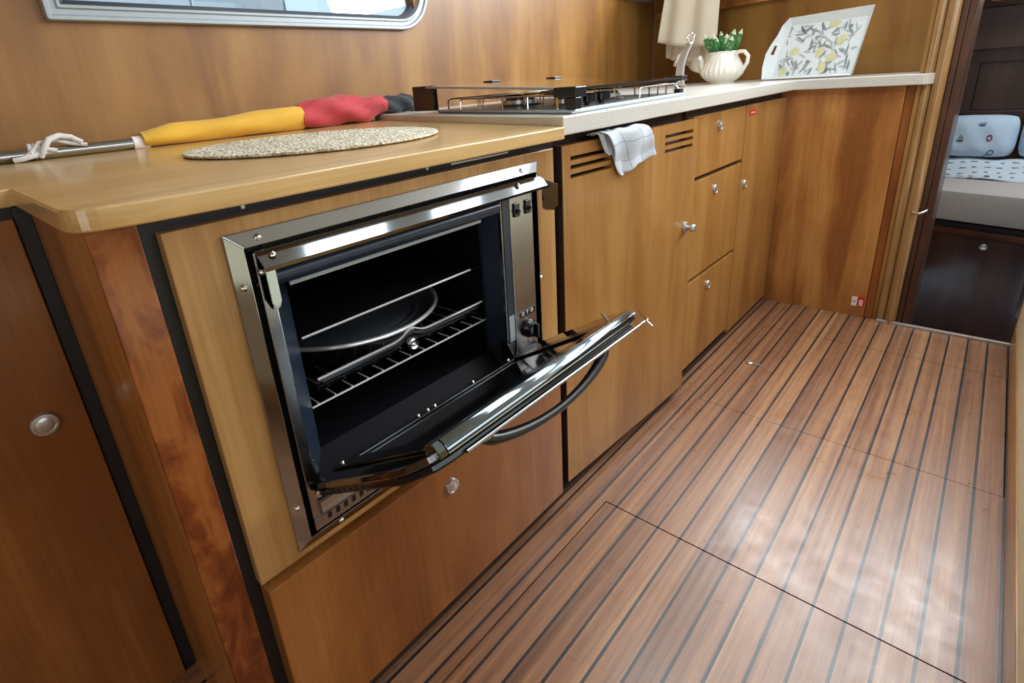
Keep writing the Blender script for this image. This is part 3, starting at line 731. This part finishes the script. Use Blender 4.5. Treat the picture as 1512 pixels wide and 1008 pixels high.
# ------------------------------------------------------------------ hob
hobt = thing('gas_hob', 'steel gas hob with raised smoked glass lid set into the white worktop', 'hob', (-0.3, 1.2, .8963))
base = [(0.010, .905), (-.030, 1.50), (-.56, 1.62), (-.56, 1.085)]
G().prism(base, .8967, .9045).build('hob_plate', 'hobsteel', hobt, bevel=.003, seg=3)
def lerp(a, b, t): return tuple(a[i]+(b[i]-a[i])*t for i in range(len(a)))
def inset(t, a, b): return lerp(a, b, t)
FLc, FRc, RRc, RLc = base
def hp2(s, t):      # s along front (0 near,1 far), t from front (0) to rear (1)
    a = lerp(FLc, FRc, s); b = lerp(RLc, RRc, s); return lerp(a, b, t)
zb_ = .9045
def burner(s, t, r, h=.014):
    x, y = hp2(s, t)
    bb = G().lathe((x, y, zb_), [(0, 0), (r*1.25, 0), (r*1.2, .003), (r, .005), (r, h), (r*.9, h+.001), (0, h+.001)], 'z', 36, mod=lambda a, hh: 1+.02*math.cos(18*a)).build('burner', 'nickel', hobt, smooth=True)
    G().lathe((x, y, zb_+h+.001), [(0, 0), (r*.85, 0), (r*.85, .004), (r*.5, .006), (0, .006)], 'z', 28).build('burner_cap', 'plastic', bb, smooth=True)
    ps = G()
    ps.tube([(x+r*1.05*math.cos(2*PI*i/24), y+r*1.05*math.sin(2*PI*i/24), zb_+.026) for i in range(25)], .0016, 6, caps=False)
    for k in range(4):
        a = PI/4+PI/2*k
        ps.tube([(x+r*.6*math.cos(a), y+r*.6*math.sin(a), zb_+.026), (x+r*2.1*math.cos(a), y+r*2.1*math.sin(a), zb_+.026), (x+r*2.2*math.cos(a), y+r*2.2*math.sin(a), zb_+.003)], .0022, 6)
    ps.build('pan_support', 'chrome', bb, smooth=True)
burner(.26, .56, .045); burner(.74, .62, .038); burner(.62, .25, .034); burner(.22, .22, .022)
for s in (.10, .20, .31):
    x, y = hp2(s, .07)
    G().lathe((x, y, zb_), [(0, 0), (.007, 0), (.007, .006), (.019, .008), (.0195, .022), (.017, .025), (0, .025)], 'z', 24).build('control_knob', 'plastic', hobt, smooth=True)
def rail(pts):
    g = G(); zt = zb_+.026
    path = []
    P = [(p[0], p[1]) for p in pts]
    path.append((*P[0], zb_)); path.append((*P[0], zt-.004)); 
    q = lerp(P[0], P[1], .03); path.append((*q, zt)); path.append((*lerp(P[0], P[1], .97), zt)); path.append((*P[1], zt-.004)); path.append((*P[1], zb_))
    g.tube(path, .0022, 8)
    for k in (.25, .5, .75):
        q = lerp(P[0], P[1], k); g.tube([(*q, zb_), (*q, zt)], .0018, 6)
    return g
rail([hp2(.03, .10), hp2(.03, .80)]).build('pan_rail', 'chrome', hobt, smooth=True)
rail([hp2(.58, .03), hp2(.95, .03)]).build('pan_rail', 'chrome', hobt, smooth=True)
rail([hp2(.05, .95), hp2(.95, .95)]).build('pan_rail', 'chrome', hobt, smooth=True)
def lidp(s, t, dz=0):
    a = lerp((.006, .915), (-.033, 1.53), s); b = lerp((-.60, 1.05), (-.60, 1.66), s)
    x, y = lerp(a, b, t); return Vector((x, y, .9400+.026*t+dz))
lidg = G().loft([[lidp(s, t, 0) for s, t in ((0, 0), (1, 0), (1, 1), (0, 1))], [lidp(s, t, .003) for s, t in ((0, 0), (1, 0), (1, 1), (0, 1))]])
lid = lab(lidg.build('lid', 'glassblk', hobt, bevel=.001), 'smoked glass lid')
tr_ = G().loft([[lidp(s, t, dz) for s, dz in ((-.004, -.001), (-.004, .0042), (.010, .0042), (.010, -.001))] for t in (.02, .98)])
tr_.build('lid_trim', 'alu', lid)
tr_ = G().loft([[lidp(s, t, dz) for t, dz in ((-.004, -.001), (-.004, .0036), (.006, .0036), (.006, -.001))] for s in (.05, .97)])
tr_.build('lid_trim', 'plastic', lid)
for s, t in ((.97, .03), (.97, .9), (.5, .97)):
    p = lidp(s, t, 0)
    G().box(p.x-.022, p.x+.016, p.y-.02, p.y+.02, p.z-.006, p.z+.007).build('lid_clip', 'plastic', lid, bevel=.002)
p = lidp(0, 0)
G().box(p.x-.040, p.x+.012, p.y-.008, p.y+.030, p.z-.013, p.z+.006).build('lid_clip', 'plastic', lid, bevel=.002)
G().box(p.x-.012, p.x+.012, p.y-.008, p.y+.012, .9047, p.z-.0135).build('lid_clip_leg', 'plastic', lid, bevel=.001)
for s, t in ((.985, .015),):
    x, y = hp2(s, t); p = lidp(s, t)
    G().box(x-.012, x+.008, y-.012, y+.010, .9045, .915).build('foot', 'plastic', hobt, bevel=.001)
    G().tube([(x-.004, y, .914), (x-.012, y-.005, .928), (p.x-.004, p.y, p.z)], .0035, 8).build('lid_stay', 'chrome', hobt, smooth=True)
p = lidp(0, .92)
G().box(p.x-.05, p.x+.035, p.y-.004, p.y+.012, .9045, p.z+.005).build('lid_hinge', 'plastic', hobt, bevel=.002)

# ------------------------------------------------------------------ placemat
pm = G().lathe((-.352, .572, .8788), [(0, 0), (.225, 0), (.232, .001), (.235, .003), (.234, .0055), (.227, .0065), (.20, .005), (.17, .0062), (.14, .005), (.10, .006), (.05, .005), (0, .006)], 'z', 72, mod=lambda a, h: 1+.004*math.sin(70*a)+.006*math.sin(3*a+1))
tag(pm.build('placemat', 'jute', smooth=True), 'round woven straw placemat on the wooden worktop', 'placemat')

# ------------------------------------------------------------------ flag on a pole
fp = thing('rolled_flag', 'rolled black, red and yellow flag on a chrome pole lying on the worktop', 'flag', (-.84, .4, .8786))
PX = -.832
G().tube([(PX-.004, -.45, .8915), (PX, .42, .8915), (PX, 1.06, .8915)], .0125, 18).build('pole', 'steel', fp, smooth=True)
G().tube([(PX, .388, .8915), (PX, .420, .8915)], .0150, 18).build('sleeve', 'whitelab', fp, smooth=True)
def bundle(y0, y1, prof, seed, tw_=3.0, ridge=.10, px=PX, zb=lambda y: .8790 if y < 1.03 else (.8968 if y > 1.075 else .8790+.0178*(y-1.03)/.045)):
    g = G(); rings = []; n = 64
    for k in range(n+1):
        t = k/n; y = y0+(y1-y0)*t
        i = t*(len(prof)-1); a = min(int(i), len(prof)-2); f = i-a
        w = prof[a][0]*(1-f)+prof[a+1][0]*f; h = prof[a][1]*(1-f)+prof[a+1][1]*f
        ring = []
        for j in range(40):
            th = 2*PI*j/40
            m = 1+ridge*math.sin(3*th+tw_*t*4+seed)+.3*ridge*math.sin(7*th-tw_*t*6+seed*2)+(.035*math.sin(150*t+th*2)*max(0, 1-t/.16) if y0 < .5 else 0)+.008*math.sin(24*t+th*2)
            zc = zb(y)+h
            ring.append((px+w*m*math.cos(th), y, max(zb(y), zc+h*m*math.sin(th))))
        rings.append(ring)
    g.loft(rings); return g
lab(bundle(.408, .812, [(.021, .017), (.024, .024), (.025, .0245), (.026, .026), (.028, .029), (.030, .031), (.031, .032)], 1, ridge=.035).build('flag_stripe', 'gold', fp, smooth=True), 'yellow stripe of the rolled flag')
lab(bundle(.808, 1.10, [(.031, .032), (.037, .038), (.040, .041), (.040, .041), (.038, .038), (.036, .034), (.032, .028)], 2.2, ridge=.10).build('flag_stripe', 'redc', fp, smooth=True), 'red stripe of the rolled flag')
lab(bundle(1.095, 1.24, [(.030, .025), (.032, .026), (.034, .028), (.025, .020)], .5, ridge=.12, px=PX+.0).build('flag_stripe', 'blackc', fp, smooth=True), 'black stripe of the rolled flag')
rp = G()
for k in range(3):
    rp.tube([(PX+.0165*math.cos(a), .20+.008*k+.003*math.sin(a), .8925+.0165*math.sin(a)) for a in [2*PI*i/16-PI*.4 for i in range(17)] if .8925+.0165*math.sin(a) > .884], .0045, 8)
rp.tube([(PX+.016, .215, .886), (PX+.024, .222, .90), (PX+.018, .236, .918), (PX+.010, .256, .923), (PX+.008, .276, .918), (PX+.014, .292, .905)], .0062, 10)
rp.tube([(PX+.016, .185, .886), (PX+.022, .20, .895), (PX+.010, .22, .913), (PX+.002, .25, .914), (PX+.010, .275, .905), (PX+.015, .30, .900)], .0042, 8)
rp.tube([(PX+.020, .17, .884), (PX+.024, .185, .886), (PX+.020, .205, .890), (PX+.014, .225, .900), (PX+.018, .245, .894)], .0055, 8)
lab(rp.build('rope_knot', 'rope', fp, smooth=True), 'white knotted rope')

# ------------------------------------------------------------------ folding tap
tp = thing('folding_tap', 'slim silver folding tap standing between hob and curtain', 'tap', (-.39, 2.22, .8963))
G().lathe((-.36, 2.24, .8963), [(0, 0), (.026, 0), (.024, .008), (.016, .012), (.015, .03), (0, .03)], 'z', 24).build('base', 'chrome', tp, smooth=True)
bl = G()
rings = []
for k in range(14):
    t = k/13; z = .905+.155*t; x = -.352+.030*t-.016*math.sin(PI*t); w = .034-.010*t; y = 2.22
    rings.append([(x-w/2, y-.006, z), (x+w/2, y-.006, z), (x+w/2, y+.008, z), (x-w/2, y+.008, z)])
bl.loft(rings); bl.build('blade', 'nickel', tp, bevel=.002)
G().tube([(-.320+.013*math.cos(a), 2.222, 1.078+.015*math.sin(a)) for a in [2*PI*i/20+PI*.5+.3 for i in range(19)]], .0035, 8).build('ring', 'chrome', tp, smooth=True)
G().lathe((-.320, 2.222, 1.056), [(0, 0), (.012, 0), (.010, .006), (0, .007)], 'z', 16).build('collar', 'chrome', tp, smooth=True)
G().tube([(-.345, 2.235, 1.03), (-.372, 2.24, 1.02), (-.385, 2.24, .99)], .006, 10).build('spout', 'chrome', tp, smooth=True)
G().lathe((-.385, 2.24, .978), [(0, 0), (.008, 0), (.008, .012), (0, .014)], 'z', 12).build('nozzle', 'chrome', tp, smooth=True)

# ------------------------------------------------------------------ teapot planter
TP = Vector((-.300, 2.52, .8964))
tpo = thing('teapot_planter', 'cream ribbed teapot planter on the white worktop beside the curtain', 'teapot', TP)
S_ = 1.03
def ts_(r, h): return (r*S_, h*S_)
body = G().lathe(TP, [ts_(0, 0), ts_(.050, 0), ts_(.050, .008), ts_(.060, .014), ts_(.080, .035), ts_(.082, .050), ts_(.074, .072), ts_(.060, .100), ts_(.054, .114), ts_(.056, .120), ts_(.053, .124), ts_(.049, .120), ts_(.049, .105), ts_(0, .105)], 'z', 96,
                 mod=lambda a, h: 1+(.03*math.cos(24*a) if .012 < h < .10 else 0))
body.build('body', 'white', tpo, smooth=True)
dv = Vector((.957, -.29, 0))
def tpp(a, h): return TP+dv*a+Vector((0, 0, h))
G().tube([tpp(-.068, .036), tpp(-.092, .050), tpp(-.104, .075), tpp(-.110, .098), tpp(-.122, .112)], .01, 14, rs=[.024, .019, .014, .011, .012]).build('spout', 'white', tpo, smooth=True)
G().tube([tpp(.055, .112), tpp(.075, .122), tpp(.100, .120), tpp(.118, .102), tpp(.116, .078), tpp(.100, .052), tpp(.078, .032)], .0075, 12).build('handle', 'white', tpo, smooth=True)
pl = thing('potted_succulent', 'green succulent with pale leaf edges growing in the cream teapot', 'plant', TP+Vector((0, 0, .11)))
rnd = random.Random(3)
for k in range(26):
    a = rnd.uniform(0, 2*PI); rr = rnd.uniform(.0, .036); lean = rnd.uniform(.15, .75); Ln = rnd.uniform(.060, .105)
    b0 = TP+Vector((rr*math.cos(a), rr*math.sin(a), .109)); dirv = Vector((math.cos(a)*lean, math.sin(a)*lean, 1)).normalized()
    sdv = dirv.cross(Vector((math.sin(a*1.7), math.cos(a*1.7), .2))).normalized(); nn = dirv.cross(sdv)
    lf = G(); R_ = []
    for i, (t, w) in enumerate(((0, .007), (.25, .014), (.55, .018), (.8, .013), (1, .001))):
        c = b0+dirv*Ln*t; R_.append([c-sdv*w, c+nn*w*.25, c+sdv*w, c-nn*w*.25])
    lf.loft(R_)
    R2_ = []
    for i, (t, w) in enumerate(((.84, .0122), (.90, .0085), (1.02, .002))):
        c = b0+dirv*Ln*t; R2_.append([c-sdv*w, c+nn*w*.32, c+sdv*w, c-nn*w*.32])
    lf.mi = 1; lf.loft(R2_)
    for q_ in range(3):
        c = b0+dirv*Ln*(.3+.18*q_)+sdv*(.005 if q_ % 2 else -.005)
        for sg in (1, -1):
            lf.add([c+nn*sg*.0042-sdv*.002, c+nn*sg*.0042+dirv*.005, c+nn*sg*.0042+sdv*.002, c+nn*sg*.0042-dirv*.005], [(0, 1, 2, 3)])
    lf.build('leaf', ['leaf', 'leafspot'], pl, smooth=False)

# ------------------------------------------------------------------ serving tray leaning on the bulkhead
ty = thing('serving_tray', 'white tray with lemon and olive leaf pattern leaning upright on the worktop', 'tray', (.03, 2.56, .8965))
tb0 = Vector((-.158, 2.600, .8968)); tu = Vector((.356, -.100, 0)); tw0 = Vector((0.016, .045, .232))
tun = tu.normalized(); tvn = tw0.normalized(); tn = tun.cross(tvn).normalized()
if tn.y > 0: tn = -tn
TLn = tu.length; THt = tw0.length
def tpt(a, b, c=0): return tb0+tun*a+tvn*b+tn*c
outl = [(.012, 0), (TLn-.012, 0), (TLn-.004, .02), (TLn+.018, THt), (.100, THt-.004), (.062, THt-.012), (.048, THt-.035), (.030, THt-.075), (.010, THt-.115), (.004, .07), (.010, .02)]
# floor of tray with rim
inn = [(.045, .012), (TLn-.016, .012), (TLn-.012, THt-.030), (.078, THt-.030), (.066, .19), (.058, .16), (.052, .13), (.048, .095), (.046, .05)]
G().loft([[tpt(a, b, -.001) for a, b in inn], [tpt(a, b, .002) for a, b in inn]]).build('base', 'traywhite', ty)
rimg = G()
def rimside(pts_out, pts_in):
    n_ = len(pts_out)
    rimg.loft([[tpt(*pts_out[i], .022), tpt(*pts_out[i], .025), tpt(*pts_in[i], .001), tpt(*pts_in[i], -.002)] for i in range(n_)])
rimside([(.012, 0), (TLn-.010, 0)], [(.045, .012), (TLn-.016, .012)])
rimside([(TLn-.010, 0), (TLn+.010, THt)], [(TLn-.016, .012), (TLn-.012, THt-.030)])
rimside([(TLn+.010, THt), (.075, THt-.006)], [(TLn-.012, THt-.030), (.078, THt-.030)])
rimg.build('rim', 'traywhite', ty, bevel=.001)
# left handle end with slot
hl = G()
outer = [(.012, .0), (.004, .05), (.006, .10), (.020, .135), (.040, .170), (.052, .205), (.075, THt-.006)]
inner = [(.045, .012), (.046, .05), (.048, .095), (.052, .13), (.058, .16), (.066, .19), (.078, THt-.030)]
for i in range(6):
    def seg4(f0, f1):
        A0 = lerp(outer[i], inner[i], f0); A1 = lerp(outer[i], inner[i], f1); B0 = lerp(outer[i+1], inner[i+1], f0); B1 = lerp(outer[i+1], inner[i+1], f1)
        c0, c1 = .024*(1-f0), .024*(1-f1)
        hl.loft([[tpt(*A0, c0), tpt(*A0, c0+.003), tpt(*A1, c1+.003), tpt(*A1, c1)], [tpt(*B0, c0), tpt(*B0, c0+.003), tpt(*B1, c1+.003), tpt(*B1, c1)]])
    if i == 2: seg4(0, .36); seg4(.62, 1)
    else: seg4(0, 1)
hl.build('handle', 'traywhite', ty)
pr_ = G()
rnd = random.Random(11)
def blob(cx_, cy_, a, L_, W_, kind, lvl):
    pts = []
    for k in range(12):
        th = 2*PI*k/12
        u = L_*math.cos(th); w = W_*math.sin(th)*(1 if kind == 'l' else (1-abs(math.cos(th))**2*.55))
        x_ = cx_+u*math.cos(a)-w*math.sin(a); y_ = cy_+u*math.sin(a)+w*math.cos(a)
        x_ = min(max(x_, .052+.13*max(0, y_-.01)), TLn-.018); y_ = min(max(y_, .014), THt-.033)
        pts.append(tpt(x_, y_, .0024+lvl*.0002))
    pr_.add(pts, [tuple(range(12))])
pr_.mi = 2
for k in range(70): blob(rnd.uniform(.06, TLn-.03), rnd.uniform(.02, THt-.04), rnd.uniform(0, PI), rnd.uniform(.012, .022), rnd.uniform(.003, .006), 'f', 0)
pr_.mi = 0
for k in range(46): blob(rnd.uniform(.06, TLn-.03), rnd.uniform(.02, THt-.04), rnd.uniform(0, PI), rnd.uniform(.014, .025), rnd.uniform(.0028, .0055), 'f', 1)
pr_.mi = 1
for cx_, cy_, a in ((.112, .105, .4), (.212, .095, 1.1), (.285, .135, .9), (.262, .075, 2.9), (.245, .195, .3), (.08, .03, .8), (.235, .038, 1.6)):
    blob(cx_, cy_, a, .021, .0155, 'l', 2)
pr_.mi = 0
for cx_, cy_ in ((.19, .15), (.175, .062), (.305, .178), (.105, .022)): blob(cx_, cy_, .3, .008, .008, 'l', 3)
pr_.build('printed_pattern', ['greyleaf', 'lemon', 'palegrey'], ty)

# ------------------------------------------------------------------ curtain
ct = thing('curtain', 'short beige curtain hanging in the corner above the teapot', 'curtain', (-.62, 2.75, 1.05))
def curt(name, pts_top, pts_bot, amp, folds, yoff=0, nz=16, zc=None):
    g = G(); n = 60; rows = []
    for j in range(nz+1):
        t = j/nz; row = []
        for i in range(n+1):
            s = i/n
            a = Vector(pts_top[0]).lerp(Vector(pts_top[1]), s); b = Vector(pts_bot[0]).lerp(Vector(pts_bot[1]), s)
            p = a.lerp(b, t); sag = .012*math.sin(PI*s)*t
            row.append((p.x+.3*amp*math.sin(2*PI*folds*s+1), p.y+amp*math.sin(2*PI*folds*s)*(.6+.4*t)+yoff, p.z-sag))
        rows.append(row)
    m_ = n+1
    g.add([p for r in rows for p in r], [(j*m_+i, j*m_+i+1, (j+1)*m_+i+1, (j+1)*m_+i) for j in range(nz) for i in range(n)])
    return g.build(name, 'curtain', ct, smooth=True, solid=.002)
curt('front_layer', ((-.655, 2.72, 1.40), (-.410, 2.72, 1.40)), ((-.700, 2.72, 1.098), (-.415, 2.72, 1.062)), .012, 2.2)
curt('back_layer', ((-.70, 2.80, 1.40), (-.43, 2.80, 1.40)), ((-.690, 2.80, 1.025), (-.50, 2.80, 1.000)), .014, 2.5)
curt('gathered_tail', ((-.60, 2.79, 1.10), (-.45, 2.77, 1.08)), ((-.60, 2.80, .99), (-.40, 2.70, .915)), .010, 2.2, .02)
tag(G().box(-.86, -.38, 2.735, 2.765, 1.401, 1.415).build('curtain_rod', 'alu'), 'grey curtain rail in the corner', 'curtain rail')

# ------------------------------------------------------------------ bed in the cabin
bd = thing('berth', 'low dark mahogany berth base in the forward cabin', 'bed', (.9, 3.2, -.30))
bp0, bp1 = (.30, 3.086), (1.55, 2.470)
bp0 = (.30, 3.09); bp1 = (1.55, 2.73)
def bl_(s, d): x = bp0[0]+(bp1[0]-bp0[0])*s; y = bp0[1]+(bp1[1]-bp0[1])*s; return (x, y+d)
G().prism([bl_(0, .02), bl_(1, .02), (1.55, 3.60), (.30, 3.60)], -.299, .215).build('box', 'mahog', bd)
bx = G().prism([bl_(0, 0), bl_(1, 0), bl_(1, .0195), bl_(0, .0195)], -.299, .215).build('front_board', 'mahog', bd)
lab(G().prism([bl_(0, -.006), bl_(1, -.006), bl_(1, .02), bl_(0, .02)], .2155, .238).build('top_rail', 'jamb', bd, bevel=.002), 'reddish top rail')
kx = bl_(.295, -.001)
G().lathe((kx[0], kx[1], .178), [(0, 0), (.014, 0), (.013, -.004), (.008, -.006), (0, -.006)], 'y', 20).build('knob', 'nickel', bd, smooth=True)
G().prism([bl_(0, .012), bl_(1, .012), bl_(1, .03), bl_(0, .03)], .2385, .262).build('gap_strip', 'black', bd)
ma = G(); rr_ = []
for d_, z in ((.030, .264), (.012, .270), (.006, .290), (.006, .370), (.014, .392), (.04, .402), (.25, .402)):
    rr_.append([(*bl_(0, d_), z), (*bl_(1, d_), z)])
ma.add([p for r in rr_ for p in r]+[(1.55, 3.62, .402), (.30, 3.62, .402), (.30, 3.62, .264), (1.55, 3.62, .264)],
       [(2*i, 2*i+1, 2*i+3, 2*i+2) for i in range(6)]+[(12, 13, 14, 15), (15, 14, 17, 16), (16, 17, 1, 0), (0, 2, 4, 6, 8, 10, 12, 15, 16), (1, 3, 5, 7, 9, 11, 13, 14, 17)])
tag(ma.build('mattress', 'mattress', smooth=True), 'thick beige mattress lying on the dark cabin berth', 'mattress')
du = G(); nx, ny_ = 40, 16; V_ = []
for j in range(ny_+1):
    for i in range(nx+1):
        s = i/nx; x = .34+1.18*s; y0 = bp0[1]+(bp1[1]-bp0[1])*((x-bp0[0])/(bp1[0]-bp0[0]))+.30
        t = j/ny_; y = y0+(3.50-y0)*t
        V_.append((x, y, .406+.008*min(1, j/2.)+.004*math.sin(x*30+y*12)+.055*t*t*(3-2*t)))
m_ = nx+1
du.add(V_, [(j*m_+i, j*m_+i+1, (j+1)*m_+i+1, (j+1)*m_+i) for j in range(ny_) for i in range(nx)])
dv_ = thing('bed_cover', 'pale blue and white cover spread over the mattress below the pillows', 'bedding', (.9, 3.2, .405))
du.build('cloth', 'sheet', dv_, smooth=True, solid=.004)
dm = G()
rnd = random.Random(5)
for r_ in range(4):
    for k in range(17):
        x = .44+.045*k+rnd.uniform(-.006, .006); y = 3.31+.045*r_
        w = rnd.uniform(.006, .013); yf = bp0[1]+(bp1[1]-bp0[1])*((x-bp0[0])/(bp1[0]-bp0[0]))+.30; t_ = (y-yf)/(3.50-yf); z = .414+.004*math.sin(x*30+y*12)+.055*t_*t_*(3-2*t_)+.003
        dm.add([(x-w, y-.006, z), (x+w, y-.006, z+.0), (x+w*.7, y+.006, z), (x-w*.7, y+.006, z)], [(0, 1, 2, 3)])
dm.build('printed_dashes', 'greyleaf', dv_, solid=.0012)
def pillow(cx_, cy_, cz_, w, h, d__, tilt, label, motif=True, stripes=False):
    t = thing('pillow', label, 'pillow', (cx_, cy_, cz_-h/2), 'pillows on the cabin berth')
    g = G(); n, m = 28, 20; top_, bot_ = [], []
    def P(u, v, sgn):
        e = (1-abs(u)**4)**.5*(1-abs(v)**4)**.5 if abs(u) < 1 and abs(v) < 1 else 0
        pu = u*w/2*(1-.20*abs(v)**4)**.5; pv = v*h/2*(1-.20*abs(u)**4)**.5
        y = -sgn*d__/2*e
        wr = .002*math.sin(9*u+4*v)*e
        zz = pv*math.cos(tilt)-(-y)*math.sin(tilt)*-1; yy = y*math.cos(tilt)+pv*math.sin(tilt)+wr
        return Vector((cx_+pu, cy_+yy, cz_+pv*math.cos(tilt)-y*math.sin(tilt)*.0))
    for sgn in (1, -1):
        vs = [P(-1+2*i/n, -1+2*j/m, sgn) for j in range(m+1) for i in range(n+1)]
        k_ = n+1
        g.add(vs, [(j*k_+i, j*k_+i+1, (j+1)*k_+i+1, (j+1)*k_+i) for j in range(m) for i in range(n)])
    pb = g.build('cushion', 'pillow', t, smooth=True)
    q = G()
    def mot(poly, mi=0):
        q.mi = mi; vs = [P(u, v, 1)+Vector((0, -.0015, 0)) for u, v in poly]; q.add(vs, [tuple(range(len(vs)))])
    def ell(cu, cv_, ru, rv, mi=0, n_=12): mot([(cu+ru*math.cos(2*PI*k/n_), cv_+rv*math.sin(2*PI*k/n_)) for k in range(n_)], mi)
    if motif:
        for bu, bv in ((.05, .62), (-.45, -.12)):
            mot([(bu-.11, bv), (bu+.11, bv), (bu+.06, bv-.09), (bu-.05, bv-.09)]); mot([(bu-.07, bv+.04), (bu+.0, bv+.30), (bu+.01, bv+.04)], 2); mot([(bu+.02, bv+.04), (bu+.02, bv+.26), (bu+.10, bv+.04)], 2)
        for k in range(8):
            a0 = 2*PI*k/8
            mot([(.30+.085*math.cos(a0), -.02+.17*math.sin(a0)), (.30+.085*math.cos(a0+PI/4), -.02+.17*math.sin(a0+PI/4)), (.30+.04*math.cos(a0+PI/4), -.02+.08*math.sin(a0+PI/4)), (.30+.04*math.cos(a0), -.02+.08*math.sin(a0))], 0 if k % 2 else 1)
        for k in range(10):
            a0 = 2*PI*k/10; a1 = a0+2*PI/10
            mot([(.42+.09*math.cos(a0), -.72+.15*math.sin(a0)), (.42+.09*math.cos(a1), -.72+.15*math.sin(a1)), (.42+.065*math.cos(a1), -.72+.10*math.sin(a1)), (.42+.065*math.cos(a0), -.72+.10*math.sin(a0))], 0)
        mot([(.24, -.90), (.34, -.78), (.36, -.82), (.26, -.94)])
    if stripes:
        for k in range(5):
            v0 = -.7+.32*k
            mot([(-.8+.02*k, v0), (.8, v0+.12), (.8, v0+.26), (-.8+.02*k, v0+.14)], 2)
    q.build('print', ['print', 'redprint', 'greyleaf'], t)
    return t
pillow(.560, 3.53, .570, .275, .196, .13, .25, 'pale blue pillow printed with boats and a life ring', True)
pillow(.832, 3.53, .574, .25, .205, .13, .25, 'striped pale blue pillow at the right edge of the berth', False, True)
tag(G().box(.500, .95, 3.42, 3.598, 1.150, 1.20).build('locker_shelf', 'top', bevel=.004), 'pale wooden shelf edge high above the berth headboard', 'shelf')

# ------------------------------------------------------------------ bench on the right
bn = thing('settee', 'cream settee base with light wood skirting along the right of the aisle', 'bench', (1.1, .8, 0.0))
G().box(.7870, .800, -1.2, 2.362, .0005, .084).build('skirting', 'bench', bn, bevel=.003)
G().box(.7870, .812, 2.3625, 2.376, .0005, .50).build('end_post', 'bench', bn, bevel=.003)
G().box(.7885, 1.50, -1.2, 2.362, .0845, .44).build('seat_base', 'cream', bn, bevel=.01, seg=3)

# ------------------------------------------------------------------ outside: neighbouring boat and quay seen through the window
nb = thing('moored_boat', 'white moored boat with dark rub rail seen through the window', 'boat', (-4.2, 1.6, .0))
G().prism([(-5.2, -2.5), (-3.4, -2.2), (-3.1, 1.0), (-3.6, 4.0), (-4.2, 5.2), (-5.0, 4.5)], -.2, 1.20).build('hull', 'traywhite', nb, bevel=.05)
G().prism([(-3.42, -2.2), (-3.09, 1.0), (-3.58, 4.0), (-3.62, 4.0), (-3.13, 1.0)], 1.21, 1.26).build('rub_rail', 'rubber', nb)
G().box(-4.9, -3.9, -1.5, 2.6, 1.201, 2.0).build('cabin', 'traywhite', nb, bevel=.05)
rl_ = G(); 
for k in range(8):
    y = -1.8+.7*k; x = -3.5-.03*abs(k-3)
    rl_.tube([(x, y, 1.2), (x, y, 1.75)], .015, 8)
rl_.tube([(-3.6, -1.8, 1.75), (-3.5, .3, 1.75), (-3.62, 3.1, 1.75)], .015, 8)
rl_.build('guard_rail', 'chrome', nb, smooth=True)

# ------------------------------------------------------------------ light
def area(name, loc, size, sy, rot, power, col):
    l = bpy.data.lights.new(name, 'AREA'); l.shape = 'RECTANGLE'; l.size = size; l.size_y = sy; l.energy = power; l.color = col
    o = bpy.data.objects.new(name, l); COL.objects.link(o); o.location = loc; o.rotation_euler = rot
    return o
def aim(o, d): o.rotation_euler = Vector(d).to_track_quat('-Z', 'Y').to_euler()
DAY = (0.92, 0.96, 1.0)
a = area('windscreen_daylight', (.95, 3.05, 1.70), 2.4, .60, (0, 0, 0), 150, DAY); aim(a, (0, -1, -.35))
a = area('side_window_daylight', (2.38, .6, 1.40), .66, 3.4, (0, 0, 0), 13, (1.0, .96, .90)); a.rotation_euler = (0, PI/2, 0)
a = area('roof_hatch_daylight', (.25, 1.13, 2.04), 1.2, .36, (0, 0, 0), 17, (.80, .93, 1.0))
a = area('roof_hatch_daylight', (.25, 1.74, 2.04), 1.2, .30, (0, 0, 0), 14, (.80, .93, 1.0))
a = area('forward_roof_fill', (.9, 2.42, 2.04), 1.5, .5, (0, 0, 0), 16, DAY)  # added overhead lamp, widens the floor glare and lifts the far wall
a = area('companionway_daylight', (1.3, -1.88, 1.1), .8, 1.5, (0, 0, 0), 13, (1.0, .95, .88)); aim(a, (-.3, 1, 0))
a = area('cabin_fill', (.95, 3.2, 1.355), .45, .35, (0, 0, 0), 8, DAY)  # added lamp under the closed cabin ceiling, brightens the berth

w = bpy.data.worlds.new('daylight_sky'); SC.world = w; w.use_nodes = True
bg_ = w.node_tree.nodes['Background']; bg_.inputs[0].default_value = (0.66, 0.83, 1.0, 1); bg_.inputs[1].default_value = 1.6

SC.view_settings.view_transform = 'Standard'; SC.view_settings.look = 'None'
SC.view_settings.gamma = 1.0; SC.view_settings.exposure = -0.36; SC.view_settings.use_curve_mapping = False
SC.cycles.use_denoising = True
SC.cycles.caustics_reflective = False; SC.cycles.caustics_refractive = False
SC.cycles.max_bounces = 8
SC.cycles.sample_clamp_indirect = 6
